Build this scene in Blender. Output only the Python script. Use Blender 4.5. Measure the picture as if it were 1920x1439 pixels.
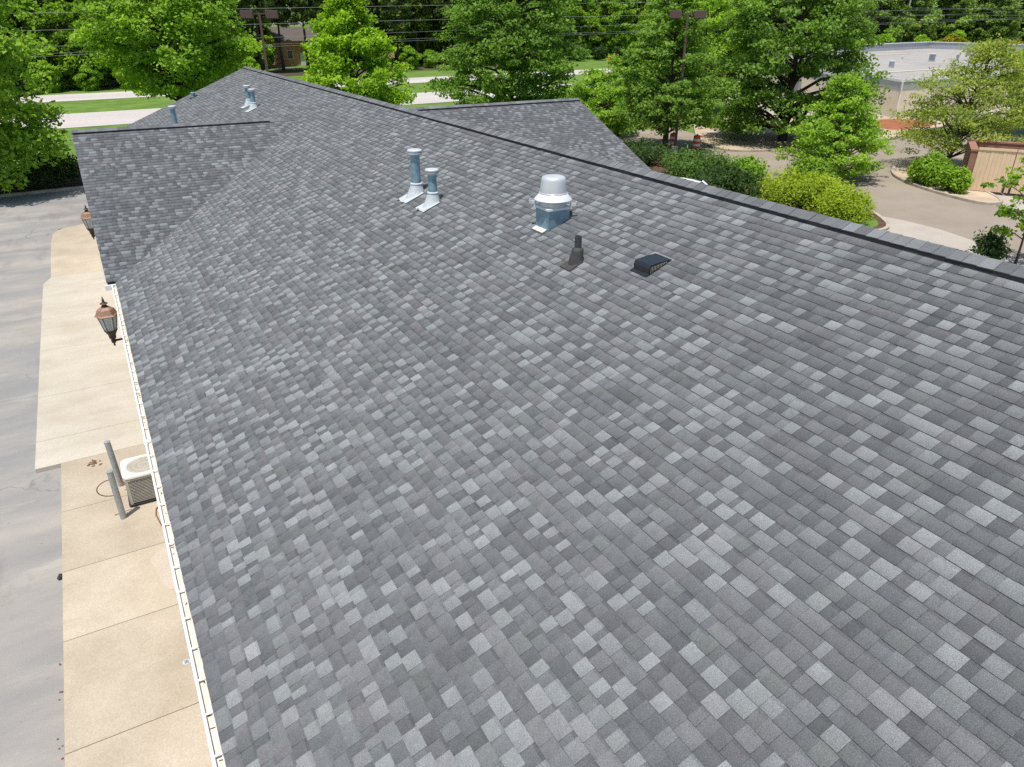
import bpy, math, random
import numpy as np
from mathutils import Vector, Matrix

for o in list(bpy.data.objects):
    bpy.data.objects.remove(o)
SC = bpy.context.scene
COL = SC.collection
R = math.radians

# ------------------------------------------------------------------ camera, world, sun, exposure
cam_d = bpy.data.cameras.new("camera")
cam = bpy.data.objects.new("camera", cam_d)
COL.objects.link(cam)
cam.location = (0.0, 0.0, 8.8)
cam.rotation_euler = (R(90 - 26.885), 0.0, R(-29.41))
cam_d.sensor_width = 36.0
cam_d.lens = 25.425
cam_d.clip_start = 0.1
cam_d.clip_end = 3000
SC.camera = cam

SUN_EL, SHADOW_DIR = 73.0, (0.76, 0.65)
world = bpy.data.worlds.new("World")
SC.world = world
world.use_nodes = True
wn = world.node_tree
wn.nodes.clear()
w_out = wn.nodes.new("ShaderNodeOutputWorld")
w_bg = wn.nodes.new("ShaderNodeBackground")
w_sky = wn.nodes.new("ShaderNodeTexSky")
w_sky.sky_type = 'NISHITA'
w_sky.sun_disc = False
w_sky.sun_elevation = R(SUN_EL)
w_sky.sun_rotation = math.atan2(-SHADOW_DIR[0], -SHADOW_DIR[1])
w_bg.inputs["Strength"].default_value = 0.12
wn.links.new(w_sky.outputs[0], w_bg.inputs[0])
wn.links.new(w_bg.outputs[0], w_out.inputs[0])

sun_d = bpy.data.lights.new("sun", 'SUN')
sun_d.energy = 4.2
sun_d.angle = R(0.53)
sun_d.color = (1.0, 0.955, 0.88)
sun = bpy.data.objects.new("sun", sun_d)
COL.objects.link(sun)
sdir = Vector((SHADOW_DIR[0], SHADOW_DIR[1], 0)).normalized() * math.cos(R(SUN_EL)) + Vector((0, 0, -math.sin(R(SUN_EL))))
sun.rotation_euler = sdir.to_track_quat('-Z', 'Y').to_euler()
sun.location = (-20, -20, 60)

SC.view_settings.view_transform = 'Standard'
SC.view_settings.look = 'None'
SC.view_settings.exposure = 0.26
SC.view_settings.gamma = 1.0
SC.cycles.use_denoising = False
SC.cycles.max_bounces = 6
SC.cycles.transparent_max_bounces = 6

# ------------------------------------------------------------------ materials
def new_mat(name):
    m = bpy.data.materials.new(name)
    m.use_nodes = True
    nt = m.node_tree
    b = nt.nodes["Principled BSDF"]
    return m, nt, b

def N(nt, t, **kw):
    n = nt.nodes.new(t)
    for k, v in kw.items():
        setattr(n, k, v)
    return n

def rgb(c):
    return (c[0], c[1], c[2], 1.0)

def coords(nt, scale=(1, 1, 1)):
    g = N(nt, "ShaderNodeNewGeometry")
    mp = N(nt, "ShaderNodeMapping")
    mp.inputs["Scale"].default_value = scale
    nt.links.new(g.outputs["Position"], mp.inputs["Vector"])
    return mp.outputs["Vector"]

def noise(nt, vec, scale, detail=4, rough=0.6):
    n = N(nt, "ShaderNodeTexNoise")
    n.inputs["Scale"].default_value = scale
    n.inputs["Detail"].default_value = detail
    n.inputs["Roughness"].default_value = rough
    nt.links.new(vec, n.inputs["Vector"])
    return n.outputs["Fac"]

def ramp(nt, fac, stops):
    r = N(nt, "ShaderNodeValToRGB")
    e = r.color_ramp.elements
    while len(e) < len(stops):
        e.new(0.5)
    for i, (p, c) in enumerate(stops):
        e[i].position = p
        e[i].color = rgb(c) if not isinstance(c, (int, float)) else (c, c, c, 1)
    nt.links.new(fac, r.inputs["Fac"])
    return r.outputs["Color"]

def mix(nt, fac, a, b, mode='MIX'):
    m = N(nt, "ShaderNodeMix", data_type='RGBA', blend_type=mode)
    if isinstance(fac, (int, float)):
        m.inputs[0].default_value = fac
    else:
        nt.links.new(fac, m.inputs[0])
    for i, v in ((6, a), (7, b)):
        if isinstance(v, tuple):
            m.inputs[i].default_value = rgb(v)
        else:
            nt.links.new(v, m.inputs[i])
    return m.outputs[2]

def bump(nt, b, h, strength, dist=0.01):
    n = N(nt, "ShaderNodeBump")
    n.inputs["Strength"].default_value = strength
    n.inputs["Distance"].default_value = dist
    nt.links.new(h, n.inputs["Height"])
    nt.links.new(n.outputs["Normal"], b.inputs["Normal"])

def plain(name, c, rough=0.6, metal=0.0, var=0.12, scale=6.0, spec=0.4, bstr=0.0):
    m, nt, b = new_mat(name)
    v = coords(nt)
    f = noise(nt, v, scale, 5)
    c0 = tuple(x * (1 - var) for x in c)
    c1 = tuple(min(1, x * (1 + var)) for x in c)
    nt.links.new(ramp(nt, f, [(0.3, c0), (0.7, c1)]), b.inputs["Base Color"])
    b.inputs["Roughness"].default_value = rough
    b.inputs["Metallic"].default_value = metal
    b.inputs["Specular IOR Level"].default_value = spec
    if bstr:
        bump(nt, b, noise(nt, v, scale * 12, 3), bstr, 0.01)
    return m

def mat_shingle():
    m, nt, b = new_mat("asphalt_shingle")
    at = N(nt, "ShaderNodeAttribute", attribute_name="tone")
    uv = N(nt, "ShaderNodeUVMap", uv_map="UVMap")
    sep = N(nt, "ShaderNodeSeparateXYZ")
    nt.links.new(uv.outputs[0], sep.inputs[0])
    v = coords(nt)
    gr = noise(nt, v, 150.0, 4, 0.8)
    gc = ramp(nt, gr, [(0.30, 0.42), (0.5, 0.97), (0.70, 1.75)])
    blot = noise(nt, v, 7.0, 4, 0.6)
    bc = ramp(nt, blot, [(0.3, 0.93), (0.7, 1.07)])
    c = mix(nt, 1.0, at.outputs["Color"], gc, 'MULTIPLY')
    c = mix(nt, 1.0, c, bc, 'MULTIPLY')
    wash = noise(nt, coords(nt, (0.35, 1.0, 0.35)), 1.1, 5, 0.65)
    c = mix(nt, 1.0, c, ramp(nt, wash, [(0.3, 0.94), (0.7, 1.06)]), 'MULTIPLY')
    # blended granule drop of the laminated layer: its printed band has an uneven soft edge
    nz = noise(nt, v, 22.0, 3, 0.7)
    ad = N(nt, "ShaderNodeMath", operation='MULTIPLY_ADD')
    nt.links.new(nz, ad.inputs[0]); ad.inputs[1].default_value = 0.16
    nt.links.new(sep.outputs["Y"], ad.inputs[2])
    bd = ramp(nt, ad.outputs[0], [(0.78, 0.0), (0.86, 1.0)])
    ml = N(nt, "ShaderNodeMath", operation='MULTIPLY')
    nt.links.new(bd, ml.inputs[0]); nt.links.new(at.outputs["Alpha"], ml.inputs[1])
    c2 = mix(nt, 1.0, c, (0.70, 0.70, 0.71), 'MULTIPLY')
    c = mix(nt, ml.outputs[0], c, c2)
    # mineral grit of other colours
    wh = noise(nt, v, 260.0, 2, 0.5)
    sp = ramp(nt, wh, [(0.66, 0.0), (0.72, 1.0)])
    sm = N(nt, "ShaderNodeMath", operation='MULTIPLY')
    nt.links.new(sp, sm.inputs[0]); sm.inputs[1].default_value = 0.35
    c = mix(nt, sm.outputs[0], c, (0.36, 0.36, 0.35))
    nt.links.new(c, b.inputs["Base Color"])
    b.inputs["Roughness"].default_value = 0.85
    b.inputs["Diffuse Roughness"].default_value = 0.6
    b.inputs["Specular IOR Level"].default_value = 0.25
    bump(nt, b, gr, 0.5, 0.003)
    return m

def mat_leaf(name, dark, light, trans=0.40, tcol=None):
    m, nt, b = new_mat(name)
    at = N(nt, "ShaderNodeAttribute", attribute_name="tint")
    col = ramp(nt, at.outputs["Fac"], [(0.0, dark), (1.0, light)])
    nt.links.new(col, b.inputs["Base Color"])
    b.inputs["Roughness"].default_value = 0.55
    b.inputs["Specular IOR Level"].default_value = 0.25
    tr = N(nt, "ShaderNodeBsdfTranslucent")
    tc = mix(nt, 1.0, col, (1.35, 1.45, 0.55), 'MULTIPLY')
    nt.links.new(tc, tr.inputs["Color"])
    ms = N(nt, "ShaderNodeMixShader")
    ms.inputs[0].default_value = trans
    nt.links.new(b.outputs[0], ms.inputs[1])
    nt.links.new(tr.outputs[0], ms.inputs[2])
    nt.links.new(ms.outputs[0], nt.nodes["Material Output"].inputs["Surface"])
    return m

def mat_ground(name, c0, c1, scale, c2=None, rough=0.95, stretch=(1, 1, 1), bstr=0.2, fine=40.0, mid=0.5):
    m, nt, b = new_mat(name)
    v = coords(nt, stretch)
    f = noise(nt, v, scale, 7, 0.62)
    col = ramp(nt, f, [(0.34, c0), (mid, tuple((a + d) / 2 for a, d in zip(c0, c1))), (0.66, c1)])
    v2 = coords(nt)
    g = noise(nt, v2, fine, 4, 0.7)
    col = mix(nt, 1.0, col, ramp(nt, g, [(0.3, 0.84), (0.7, 1.16)]), 'MULTIPLY')
    if name.endswith('_concrete') and 'kerb' not in name:
        oi = N(nt, "ShaderNodeObjectInfo")
        col = mix(nt, 1.0, col, ramp(nt, oi.outputs['Random'], [(0.0, 0.93), (1.0, 1.06)]), 'MULTIPLY')
        sp_ = noise(nt, coords(nt, (0.5, 1.3, 1)), 1.3, 8, 0.72)
        col = mix(nt, ramp(nt, sp_, [(0.56, 0.0), (0.72, 0.35)]), col, tuple(x * 0.72 for x in c0))
    if c2:
        h = noise(nt, v2, scale * 0.23, 5, 0.65)
        col = mix(nt, ramp(nt, h, [(0.52, 0.0), (0.66, 1.0)]), col, c2)
    nt.links.new(col, b.inputs["Base Color"])
    b.inputs["Roughness"].default_value = rough
    b.inputs["Specular IOR Level"].default_value = 0.2
    if bstr:
        bump(nt, b, g, bstr, 0.01)
    return m

M = {}
M['shingle'] = mat_shingle()
M['black_vent'] = plain("black_vent_plastic", (0.02, 0.021, 0.024), 0.6)
M['deck'] = plain("roof_felt", (0.03, 0.03, 0.032), 0.9)
M['white_metal'] = plain("white_painted_metal", (0.80, 0.80, 0.80), 0.42, 0.0, 0.04, 3)
M['gutter_in'] = plain("gutter_inside_dusty", (0.66, 0.59, 0.50), 0.7, 0.0, 0.14, 9)
M['siding'] = plain("pale_siding", (0.62, 0.58, 0.50), 0.7, 0.0, 0.06, 2)
M['galv'] = plain("galvanised_steel", (0.225, 0.345, 0.415), 0.45, 0.4, 0.28, 9, 0.5)
M['galv_light'] = plain("bright_zinc_flashing", (0.50, 0.535, 0.55), 0.55, 0.15, 0.14, 7, 0.5)
M['sealant'] = plain("pale_sealant", (0.55, 0.53, 0.48), 0.9, 0, 0.3, 30)
M['alu'] = plain("spun_aluminium", (0.62, 0.63, 0.64), 0.36, 0.35, 0.08, 5, 0.5)
M['alu_white'] = plain("spun_aluminium_white", (0.66, 0.67, 0.68), 0.45, 0.1, 0.06, 5, 0.5)
M['rubber'] = plain("weathered_rubber", (0.055, 0.05, 0.048), 0.75, 0, 0.25, 20)
M['black_metal'] = plain("black_painted_metal", (0.018, 0.02, 0.024), 0.38, 0.0, 0.2, 10, 0.5)
M['cream_slot'] = plain("cream_screen", (0.55, 0.50, 0.38), 0.7)
M['copper'] = plain("aged_copper_paint", (0.29, 0.17, 0.11), 0.6, 0.1, 0.22, 12, 0.5)
M['bronze'] = plain("dark_bronze", (0.055, 0.035, 0.026), 0.5, 0.3, 0.2, 15)
M['ac_white'] = plain("ac_enamel", (0.72, 0.69, 0.62), 0.45, 0, 0.05, 4)
M['ac_dark'] = plain("ac_coil_dark", (0.025, 0.026, 0.026), 0.8)
M['ac_beige'] = plain("ac_enamel_beige", (0.46, 0.43, 0.37), 0.5, 0, 0.06, 5)
M['steel_pipe'] = plain("weathered_steel_pipe", (0.36, 0.37, 0.37), 0.55, 0.3, 0.2, 25)
M['rust'] = plain("rusty_cable", (0.20, 0.075, 0.04), 0.8)
M['pole'] = plain("brown_painted_pole", (0.105, 0.062, 0.055), 0.55, 0, 0.12, 8)
M['lamp_dark'] = plain("lamp_lens_dark", (0.015, 0.014, 0.014), 0.3)
M['wood_pole'] = plain("grey_timber_pole", (0.30, 0.26, 0.22), 0.9, 0, 0.2, 6)
M['wire'] = plain("aluminium_wire", (0.30, 0.31, 0.32), 0.6, 0.0)
M['bark'] = plain("bark", (0.075, 0.055, 0.042), 0.95, 0, 0.35, 9, 0.2, 0.5)
M['pine_bark'] = plain("pine_bark", (0.085, 0.058, 0.045), 0.95, 0, 0.35, 9, 0.2, 0.5)
M['orange'] = plain("orange_plastic", (0.80, 0.10, 0.025), 0.5, 0, 0.08, 6)
M['reflect_white'] = plain("reflective_white_sheet", (0.75, 0.74, 0.72), 0.4)
M['brick'] = plain("red_brick_far", (0.30, 0.15, 0.10), 0.9, 0, 0.18, 3)
M['house_brick'] = plain("house_brick_orange", (0.52, 0.27, 0.17), 0.9, 0, 0.15, 3)
M['ac_well'] = plain("ac_fan_well", (0.36, 0.33, 0.27), 0.6)  # darker than the enamel: the well's recess shading is put into this colour
M['tan_wall'] = plain("tan_painted_block", (0.78, 0.66, 0.51), 0.85, 0, 0.07, 1.2)
M['grey_fascia'] = plain("grey_metal_fascia", (0.38, 0.40, 0.42), 0.5, 0.1, 0.08, 2)
M['white_trim'] = plain("white_trim", (0.72, 0.72, 0.71), 0.5, 0, 0.05, 2)
M['flat_roof'] = mat_ground("flat_roof_gravel", (0.30, 0.285, 0.265), (0.38, 0.36, 0.335), 0.25, None, 0.95, (1, 1, 1), 0.1, 3.0)
M['roof_curb'] = plain("flat_roof_curb", (0.52, 0.48, 0.38), 0.8)
M['grey_door'] = plain("grey_roller_door", (0.24, 0.245, 0.25), 0.6)
M['wood_gate'] = None
M['tan_siding'] = plain("house_tan", (0.5, 0.4, 0.28), 0.8)
M['house_roof'] = plain("house_roof", (0.11, 0.09, 0.08), 0.9)
M['glass'] = plain("dark_glass", (0.03, 0.04, 0.05), 0.08, 0, 0.1, 2, 0.6)
M['car_white'] = plain("white_car_paint", (0.8, 0.8, 0.8), 0.25, 0, 0.02, 1, 0.5)
M['car_blue'] = plain("dark_blue_car_paint", (0.02, 0.045, 0.08), 0.25, 0.1, 0.05, 1, 0.5)
M['tyre'] = plain("tyre_rubber", (0.02, 0.02, 0.02), 0.8)
M['rim'] = plain("alloy_rim", (0.5, 0.5, 0.52), 0.35, 0.6)
M['sign_brown'] = plain("sign_face_tan", (0.5, 0.33, 0.17), 0.7)
M['stone'] = plain("dark_stone", (0.035, 0.033, 0.032), 0.9, 0, 0.3, 40)
M['dead_leaf'] = plain("dead_leaves", (0.17, 0.085, 0.05), 0.9, 0, 0.4, 60)

def mat_lantern_glass():
    m, nt, b = new_mat("lantern_glass")
    b.inputs["Base Color"].default_value = (0.75, 0.78, 0.76, 1)
    b.inputs["Roughness"].default_value = 0.25
    b.inputs["Transmission Weight"].default_value = 0.55
    b.inputs["IOR"].default_value = 1.1
    return m
M['lantern_glass'] = mat_lantern_glass()

def mat_wood_gate():
    m, nt, b = new_mat("tan_gate_boards")
    v = coords(nt, (6, 6, 0.6))
    f = noise(nt, v, 3.0, 5)
    nt.links.new(ramp(nt, f, [(0.3, (0.60, 0.44, 0.27)), (0.7, (0.72, 0.55, 0.36))]), b.inputs["Base Color"])
    b.inputs["Roughness"].default_value = 0.75
    return m
M['wood_gate'] = mat_wood_gate()

# ground materials
M['grass'] = mat_ground("lawn", (0.085, 0.15, 0.022), (0.15, 0.24, 0.045), 0.35, None, 0.95, (1, 1, 1), 0.6, 9.0)
M['forest_floor'] = mat_ground("forest_floor", (0.05, 0.045, 0.025), (0.10, 0.085, 0.045), 0.2, (0.06, 0.10, 0.02))
def mat_old_asphalt():
    m, nt, b = new_mat("old_asphalt")
    v = coords(nt)
    def streak(scl, rot, sc, det=8):
        mp = N(nt, "ShaderNodeMapping")
        mp.inputs["Rotation"].default_value = (0, 0, rot)
        mp.inputs["Scale"].default_value = scl
        nt.links.new(coords(nt), mp.inputs["Vector"])
        return noise(nt, mp.outputs["Vector"], sc, det, 0.64)
    f = streak((0.35, 1.0, 1), 0.35, 0.55)
    col = ramp(nt, f, [(0.33, (0.225, 0.220, 0.214)), (0.45, (0.26, 0.250, 0.238)), (0.55, (0.30, 0.282, 0.258)), (0.68, (0.37, 0.34, 0.30))])
    h = streak((1, 0.45, 1), -0.2, 0.17, 6)
    col = mix(nt, ramp(nt, h, [(0.47, 0.0), (0.60, 0.6)]), col, (0.238, 0.243, 0.246))
    k = streak((1.3, 0.45, 1), 0.25, 0.36, 6)
    col = mix(nt, ramp(nt, k, [(0.53, 0.0), (0.62, 0.5)]), col, (0.178, 0.165, 0.158))
    w = streak((0.3, 1.4, 1), 0.3, 0.9, 7)
    col = mix(nt, ramp(nt, w, [(0.56, 0.0), (0.70, 0.75)]), col, (0.40, 0.37, 0.325))
    w2 = noise(nt, v, 2.2, 7, 0.7)
    col = mix(nt, ramp(nt, w2, [(0.62, 0.0), (0.70, 0.5)]), col, (0.40, 0.38, 0.35))
    vo = N(nt, "ShaderNodeTexVoronoi", feature='DISTANCE_TO_EDGE')
    vo.inputs["Scale"].default_value = 0.22
    dn = N(nt, "ShaderNodeTexNoise"); dn.inputs["Scale"].default_value = 1.1; dn.inputs["Detail"].default_value = 6
    nt.links.new(v, dn.inputs["Vector"])
    vm = N(nt, "ShaderNodeVectorMath", operation='ADD')
    nt.links.new(v, vm.inputs[0]); nt.links.new(dn.outputs["Color"], vm.inputs[1])
    nt.links.new(vm.outputs[0], vo.inputs["Vector"])
    ck = ramp(nt, vo.outputs["Distance"], [(0.0, 0.55), (0.004, 0.0)])
    cg = noise(nt, v, 0.35, 3)
    cm_ = N(nt, "ShaderNodeMath", operation='MULTIPLY')
    nt.links.new(ck, cm_.inputs[0]); nt.links.new(ramp(nt, cg, [(0.48, 0.0), (0.56, 1.0)]), cm_.inputs[1])
    col = mix(nt, cm_.outputs[0], col, (0.06, 0.058, 0.055))
    g = noise(nt, v, 70.0, 4, 0.75)
    col = mix(nt, 1.0, col, ramp(nt, g, [(0.28, 0.75), (0.72, 1.25)]), 'MULTIPLY')
    nt.links.new(col, b.inputs["Base Color"])
    b.inputs["Roughness"].default_value = 0.9
    b.inputs["Specular IOR Level"].default_value = 0.2
    bump(nt, b, g, 0.25, 0.01)
    return m
M['asphalt_old'] = mat_old_asphalt()
M['asphalt_tan'] = mat_ground("driveway_asphalt", (0.25, 0.21, 0.167), (0.315, 0.268, 0.217), 0.22, (0.28, 0.235, 0.188), 0.9, (1, 1, 1), 0.15, 30.0)
M['apron'] = mat_ground("pale_apron", (0.37, 0.325, 0.275), (0.44, 0.39, 0.335), 0.5, None, 0.9, (1, 1, 1), 0.1, 20.0)
M['highway'] = mat_ground("pale_road_concrete", (0.44, 0.40, 0.37), (0.53, 0.485, 0.45), 0.15, None, 0.9, (0.15, 1, 1), 0.0, 4.0)
M['road_paint'] = plain("road_paint", (0.75, 0.72, 0.66), 0.8)
M['slab_tan'] = mat_ground("tan_concrete", (0.395, 0.333, 0.25), (0.475, 0.408, 0.318), 0.9, None, 0.9, (1, 1, 1), 0.15, 45.0)
M['slab_pale'] = mat_ground("pale_concrete", (0.43, 0.388, 0.315), (0.50, 0.455, 0.38), 0.8, (0.40, 0.35, 0.27), 0.9, (0.7, 1.4, 1), 0.15, 45.0)
M['patch'] = mat_ground("pinkish_patch", (0.45, 0.385, 0.31), (0.49, 0.42, 0.345), 2.0)
M['kerb'] = mat_ground("kerb_concrete", (0.33, 0.28, 0.22), (0.46, 0.40, 0.33), 1.6, (0.25, 0.22, 0.15))
M['mulch'] = mat_ground("brown_mulch", (0.07, 0.042, 0.028), (0.14, 0.085, 0.055), 1.5, None, 0.95, (1, 1, 1), 0.6, 15.0)
M['mulch_red'] = mat_ground("red_mulch", (0.25, 0.085, 0.04), (0.36, 0.14, 0.07), 1.5, None, 0.95, (1, 1, 1), 0.5, 15.0)
M['sand'] = mat_ground("bare_tan_soil", (0.38, 0.29, 0.20), (0.52, 0.42, 0.31), 0.6)

# foliage
M['leaf_mid'] = mat_leaf("leaf_mid_green", (0.100, 0.198, 0.018), (0.300, 0.458, 0.042))
M['leaf_oak'] = mat_leaf("leaf_oak_green", (0.090, 0.180, 0.023), (0.243, 0.393, 0.054))
M['leaf_bright'] = mat_leaf("leaf_fresh_green", (0.150, 0.278, 0.025), (0.365, 0.548, 0.050))
M['leaf_yellow'] = mat_leaf("leaf_yellow_green", (0.15, 0.27, 0.012), (0.37, 0.57, 0.030), 0.38)
M['leaf_shrub_yellow'] = mat_leaf("leaf_golden_shrub", (0.17, 0.25, 0.010), (0.42, 0.52, 0.028), 0.35)
M['leaf_dark'] = mat_leaf("leaf_dark_hedge", (0.020, 0.046, 0.009), (0.065, 0.125, 0.02), 0.2)
M['leaf_juniper'] = mat_leaf("needle_juniper", (0.036, 0.085, 0.014), (0.125, 0.225, 0.032), 0.25)
M['leaf_pine'] = mat_leaf("needle_pine", (0.068, 0.112, 0.023), (0.178, 0.248, 0.050), 0.2)
M['leaf_feather'] = mat_leaf("leaf_feathery", (0.160, 0.225, 0.036), (0.426, 0.482, 0.078), 0.35)
M['leaf_gold'] = mat_leaf("leaf_gold", (0.12, 0.14, 0.012), (0.42, 0.36, 0.03), 0.3)
M['leaf_far'] = mat_leaf("leaf_far_woods", (0.076, 0.144, 0.023), (0.227, 0.338, 0.054), 0.25)

# ------------------------------------------------------------------ mesh helpers
class MB:
    def __init__(self):
        self.v, self.f = [], []
    def add(self, vs, fs):
        b = len(self.v)
        self.v += [tuple(p) for p in vs]
        self.f += [tuple(i + b for i in q) for q in fs]
        return self
    def box(self, c, s, rz=0.0, mat=None):
        hx, hy, hz = s[0] / 2, s[1] / 2, s[2] / 2
        ca, sa = math.cos(rz), math.sin(rz)
        vs = []
        for z in (-hz, hz):
            for x, y in ((-hx, -hy), (hx, -hy), (hx, hy), (-hx, hy)):
                vs.append((c[0] + x * ca - y * sa, c[1] + x * sa + y * ca, c[2] + z))
        return self.add(vs, [(3, 2, 1, 0), (4, 5, 6, 7), (0, 1, 5, 4), (1, 2, 6, 5), (2, 3, 7, 6), (3, 0, 4, 7)])
    def bbox(self, x0, x1, y0, y1, z0, z1):
        return self.box(((x0 + x1) / 2, (y0 + y1) / 2, (z0 + z1) / 2), (x1 - x0, y1 - y0, z1 - z0))
    def prism(self, poly, z0, z1):
        n = len(poly)
        a = sum(poly[i][0] * poly[(i + 1) % n][1] - poly[(i + 1) % n][0] * poly[i][1] for i in range(n))
        if a < 0:
            poly = poly[::-1]
        vs = [(p[0], p[1], z0) for p in poly] + [(p[0], p[1], z1) for p in poly]
        fs = [tuple(range(n - 1, -1, -1)), tuple(range(n, 2 * n))]
        fs += [(i, (i + 1) % n, n + (i + 1) % n, n + i) for i in range(n)]
        return self.add(vs, fs)
    def tube(self, pts, rad, n=8, caps=True):
        pts = [Vector(p) for p in pts]
        if not isinstance(rad, (list, tuple)):
            rad = [rad] * len(pts)
        vs, fs = [], []
        up = Vector((0, 0, 1))
        prev = None
        for i, p in enumerate(pts):
            d = (pts[min(i + 1, len(pts) - 1)] - pts[max(i - 1, 0)]).normalized()
            if prev is None:
                a = d.cross(up)
                if a.length < 0.05:
                    a = d.cross(Vector((1, 0, 0)))
                a.normalize()
            else:
                a = (prev - d * prev.dot(d)).normalized()
            prev = a
            b = d.cross(a)
            for k in range(n):
                t = 2 * math.pi * k / n
                vs.append(p + (a * math.cos(t) + b * math.sin(t)) * rad[i])
        for i in range(len(pts) - 1):
            for k in range(n):
                k2 = (k + 1) % n
                fs.append((i * n + k, i * n + k2, (i + 1) * n + k2, (i + 1) * n + k))
        if caps:
            fs.append(tuple(range(n - 1, -1, -1)))
            m = (len(pts) - 1) * n
            fs.append(tuple(range(m, m + n)))
        return self.add(vs, fs)
    def lathe(self, prof, n=24, c=(0, 0, 0), phase=0.0, shear=0.0, caps=True):
        vs, fs = [], []
        for r, z in prof:
            for k in range(n):
                t = 2 * math.pi * k / n + phase
                x, y = r * math.cos(t), r * math.sin(t)
                vs.append((c[0] + x, c[1] + y, c[2] + z))
        for i in range(len(prof) - 1):
            for k in range(n):
                k2 = (k + 1) % n
                fs.append((i * n + k, i * n + k2, (i + 1) * n + k2, (i + 1) * n + k))
        if caps:
            fs.append(tuple(range(n - 1, -1, -1)))
            m = (len(prof) - 1) * n
            fs.append(tuple(range(m, m + n)))
        return self.add(vs, fs)
    def build(self, name, mat, parent=None, smooth=False, bevel=0.0, loc=None):
        me = bpy.data.meshes.new(name)
        me.from_pydata([tuple(p) for p in self.v], [], self.f)
        me.update()
        me.materials.append(M[mat] if isinstance(mat, str) else mat)
        o = bpy.data.objects.new(name, me)
        COL.objects.link(o)
        if parent is not None:
            o.parent = parent
        if loc:
            o.location = loc
        if smooth:
            me.shade_smooth()
            try:
                me.set_sharp_from_angle(angle=R(40))
            except Exception:
                pass
        if bevel:
            md = o.modifiers.new("bevel", 'BEVEL')
            md.width = bevel
            md.segments = 2
            md.limit_method = 'ANGLE'
        return o

def tag(o, label=None, cat=None, group=None, kind=None):
    if label: o["label"] = label
    if cat: o["category"] = cat
    if group: o["group"] = group
    if kind: o["kind"] = kind
    return o

def thing(name, loc, label, cat, group=None, rz=0.0):
    o = bpy.data.objects.new(name, None)
    o.empty_display_size = 0.2
    COL.objects.link(o)
    o.location = loc
    o.rotation_euler = (0, 0, rz)
    return tag(o, label, cat, group)

def copy_tree(o, parent=None):
    c = o.copy()
    COL.objects.link(c)
    if parent is not None:
        c.parent = parent
    for ch in list(o.children):
        copy_tree(ch, c)
    return c

def struct(name, mb, mat, parent=None):
    o = mb.build(name, mat, parent)
    if parent is None:
        o["kind"] = "structure"
    return o

def sheet(name, poly, z, mat, parent=None, thick=0.0):
    mb = MB()
    if thick:
        mb.prism(poly, z - thick, z)
    else:
        mb.add([(p[0], p[1], z) for p in poly], [tuple(range(len(poly)))])
    return struct(name, mb, mat, parent)

def np_mesh(name, verts, faces_flat, loop_start, loop_total, mat):
    me = bpy.data.meshes.new(name)
    me.vertices.add(len(verts))
    me.vertices.foreach_set("co", np.asarray(verts, dtype=np.float32).ravel())
    me.loops.add(len(faces_flat))
    me.loops.foreach_set("vertex_index", np.asarray(faces_flat, dtype=np.int32))
    me.polygons.add(len(loop_start))
    me.polygons.foreach_set("loop_start", np.asarray(loop_start, dtype=np.int32))
    me.polygons.foreach_set("loop_total", np.asarray(loop_total, dtype=np.int32))
    me.update(calc_edges=True)
    me.materials.append(mat)
    return me

# ------------------------------------------------------------------ setting: ground, roads, pavements
sheet("ground", [(-600, -300), (900, -300), (900, 900), (-600, 900)], -0.03, 'grass')

# highway: two carriageways with a grassed median, slightly skewed to the building
def road_y(c, x):
    return c + 0.09 * x
def carriageway(name, c, w):
    p = [(-300, road_y(c, -300) - w / 2), (600, road_y(c, 600) - w / 2), (600, road_y(c, 600) + w / 2), (-300, road_y(c, -300) + w / 2)]
    o = sheet(name, p, 0.0, 'highway')
    for off in (-w / 2 + 0.5, w / 2 - 0.5):
        q = [(-300, road_y(c + off, -300) - 0.08), (600, road_y(c + off, 600) - 0.08), (600, road_y(c + off, 600) + 0.08), (-300, road_y(c + off, -300) + 0.08)]
        sheet("edge_line", q, 0.006, 'road_paint', o)
    dash = MB()
    for x in range(-120, 240, 12):
        dash.add([(x, road_y(c, x) - 0.07, 0.006), (x + 3, road_y(c, x + 3) - 0.07, 0.006), (x + 3, road_y(c, x + 3) + 0.07, 0.006), (x, road_y(c, x) + 0.07, 0.006)], [(0, 1, 2, 3)])
    struct("lane_dashes", dash, 'road_paint', o)
carriageway("highway_near_lanes", 84.3, 12.0)
carriageway("highway_far_lanes", 109.3, 9.6)
sheet("forest_floor", [(-300, 106), (60, 134), (85, 137), (90, 180), (420, 240), (420, 700), (-300, 700)], -0.012, 'forest_floor')

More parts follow.
